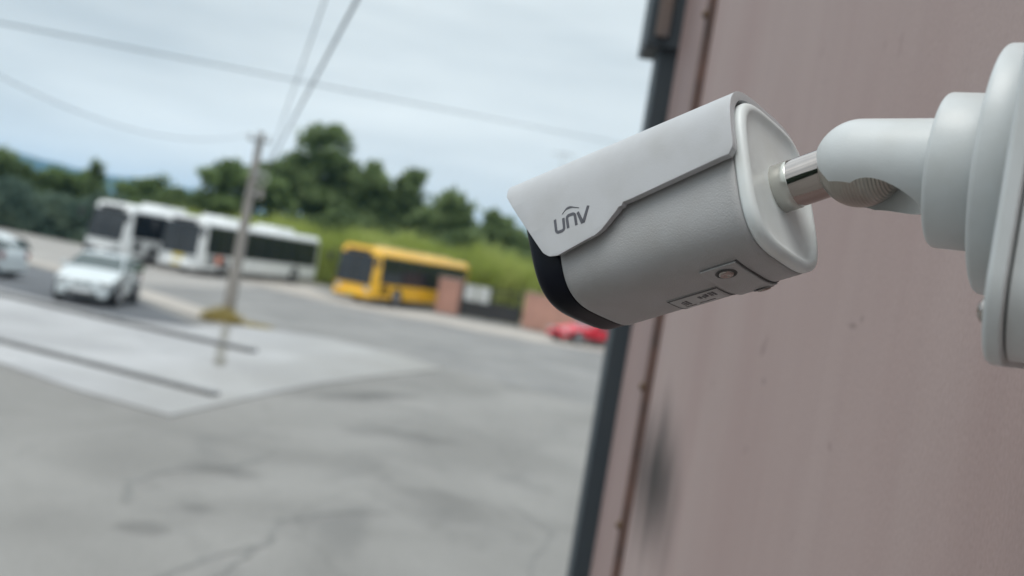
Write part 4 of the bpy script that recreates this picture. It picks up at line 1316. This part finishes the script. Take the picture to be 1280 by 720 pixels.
# ribbed inner ball
rb = []
NR = 150
ax = dA.lerp(c_down, .25).normalized().cross(aA).normalized()
ball_prof = []
for k in range(NR + 1):
    a = -pi/2 + pi * k / NR
    r = .0186 + (.00050 if k % 4 < 2 else 0)
    ball_prof.append((r * sin(a), max(.0002, r * cos(a))))
m_ball = mat('ribbed_metal', (0.45, 0.42, 0.38), 0.3, metal=0.8, nscale=50)
tv = (aA * 1.0 + ax * 0.15 + dA * .1).normalized()
part('ribbed_ball', lathe(ball_prof, ARM0, tv, uA, 64), m_ball, arm)

# swivel disc and round plate
def disc(name, h0, h1, r, rnd, m, parent=None, chamf=None, seg=96, org=ARM0, ref=None):
    p = [(h0, .001), (h0, r - .001), (h0 + .0005, r)]
    for k in range(8):
        a = pi/2 * k / 7
        p.append((h1 - rnd + rnd * sin(a), r - rnd + rnd * cos(a)))
    p.append((h1, .001))
    return part(name, lathe(p, org, nA, ref or uA, seg), m, parent)
disc('swivel_disc', -.060, -.0335, .0335, .0025, m_arm)
DC = ARM0 + cv((.0, .004, 0)) 
# box faces
hv = Vector((0, 0, 1)); hv = (hv - nA * hv.dot(nA)).normalized(); wv = nA.cross(hv)
def rrect(cx, cz, hw, hh, r, n=10):
    out = []
    for (sx, sz, a0) in ((1, 1, 0), (-1, 1, pi/2), (-1, -1, pi), (1, -1, 3*pi/2)):
        for k in range(n + 1):
            a = a0 + pi/2 * k / n
            out.append((cx + sx*(hw - r) + r*cos(a), cz + sz*(hh - r) + r*sin(a)))
    return out
def plate(name, layers, cx, cz, hw, hh, r, m, parent=None):
    """layers: [(depth along nA, inset)]"""
    V, F = [], []
    for (h, ins) in layers:
        for (x, z) in rrect(cx, cz, hw - ins, hh - ins, r - ins * .8):
            V.append(ARM0 + nA * h + wv * x + hv * z)
    n = len(rrect(0, 0, 1, 1, .1))
    for i in range(len(layers) - 1):
        for k in range(n):
            k2 = (k + 1) % n
            F.append((i*n+k, i*n+k2, (i+1)*n+k2, (i+1)*n+k))
    F.append(tuple(range(n))); F.append(tuple((len(layers)-1)*n + k for k in range(n)))
    o = part(name, (V, F), m, parent, smooth=True)
    smooth_by_angle(o, 40)
    return o
def fil(h, r, n=5):
    return [(h - r + r * sin(pi/2*k/n), r * (1 - cos(pi/2*k/n))) for k in range(n + 1)]
disc('mounting_plate', -.0702, -.0545, .0525, .0026, m_arm, org=ARM0 + hv * .0015)
BOXZ = .003
plate('junction_box', [(-.112, .0035), (-.0785, .0025)], 0, BOXZ - .002, .0820, .0800, .032, m_arm)
plate('box_gasket', [(-.0784, .0045), (-.0776, .0045)], 0, BOXZ - .002, .0820, .0800, .032, m_groove)
plate('box_lid', [(-.0775, .0010), (-.0768, 0.0)] + fil(-.0708, .0024), 0, BOXZ - .002, .0820, .0800, .032, m_arm)
# back box down to the wall
V, F = [], []
out = rrect(0, BOXZ, .079, .075, .030)
for (x, z) in out: V.append(ARM0 + nA * -.1122 + wv * x + hv * z)
wallx = WX - .0005
for (x, z) in out:
    p = ARM0 + nA * -.1122 + wv * x + hv * z
    if p.x < wallx:
        k = (wallx - p.x) / -nA.x
        V.append(p - nA * abs(k))
    else:
        V.append(p - nA * .001)
n = len(out)
F = [(k, (k+1) % n, (k+1) % n + n, k + n) for k in range(n)] + [tuple(range(n)), tuple(range(n, 2*n))]
part('wall_spacer', (V, F), m_arm, smooth=False)
# box screw, seen from the side below the round plate
NEAR = -1 if wv.dot(CF) > 0 else 1
SP = ARM0 + nA * -.0710 + hv * -.0600 + wv * (.064 * NEAR)
scr = []
def screw_at(p, r=.0045, l=.0035):
    return part('screw', lathe([(0, r), (l*.6, r), (l, r*.6), (l, .0006)], p, nA, uA, 24, cap0=True), m_chrome)
screw_at(SP)

# ------------------------------------------------------------------ haze
hz_m = D.materials.new('haze'); hz_m.use_nodes = True
t = hz_m.node_tree; t.nodes.clear()
pv = N(t, 'ShaderNodeVolumePrincipled'); pv.inputs['Density'].default_value = 0.00013; pv.inputs['Color'].default_value = (0.16, 0.52, 0.95, 1)
pv.inputs['Anisotropy'].default_value = 0.0
ou = N(t, 'ShaderNodeOutputMaterial'); t.links.new(pv.outputs[0], ou.inputs['Volume'])
V, F = [], []
box(V, F, -5100, 5100, -80, 5300, -1.1, 118)
hz = mesh('haze', V, F, hz_m); tag(hz, label='thin bluish air over the far hills', kind='stuff')
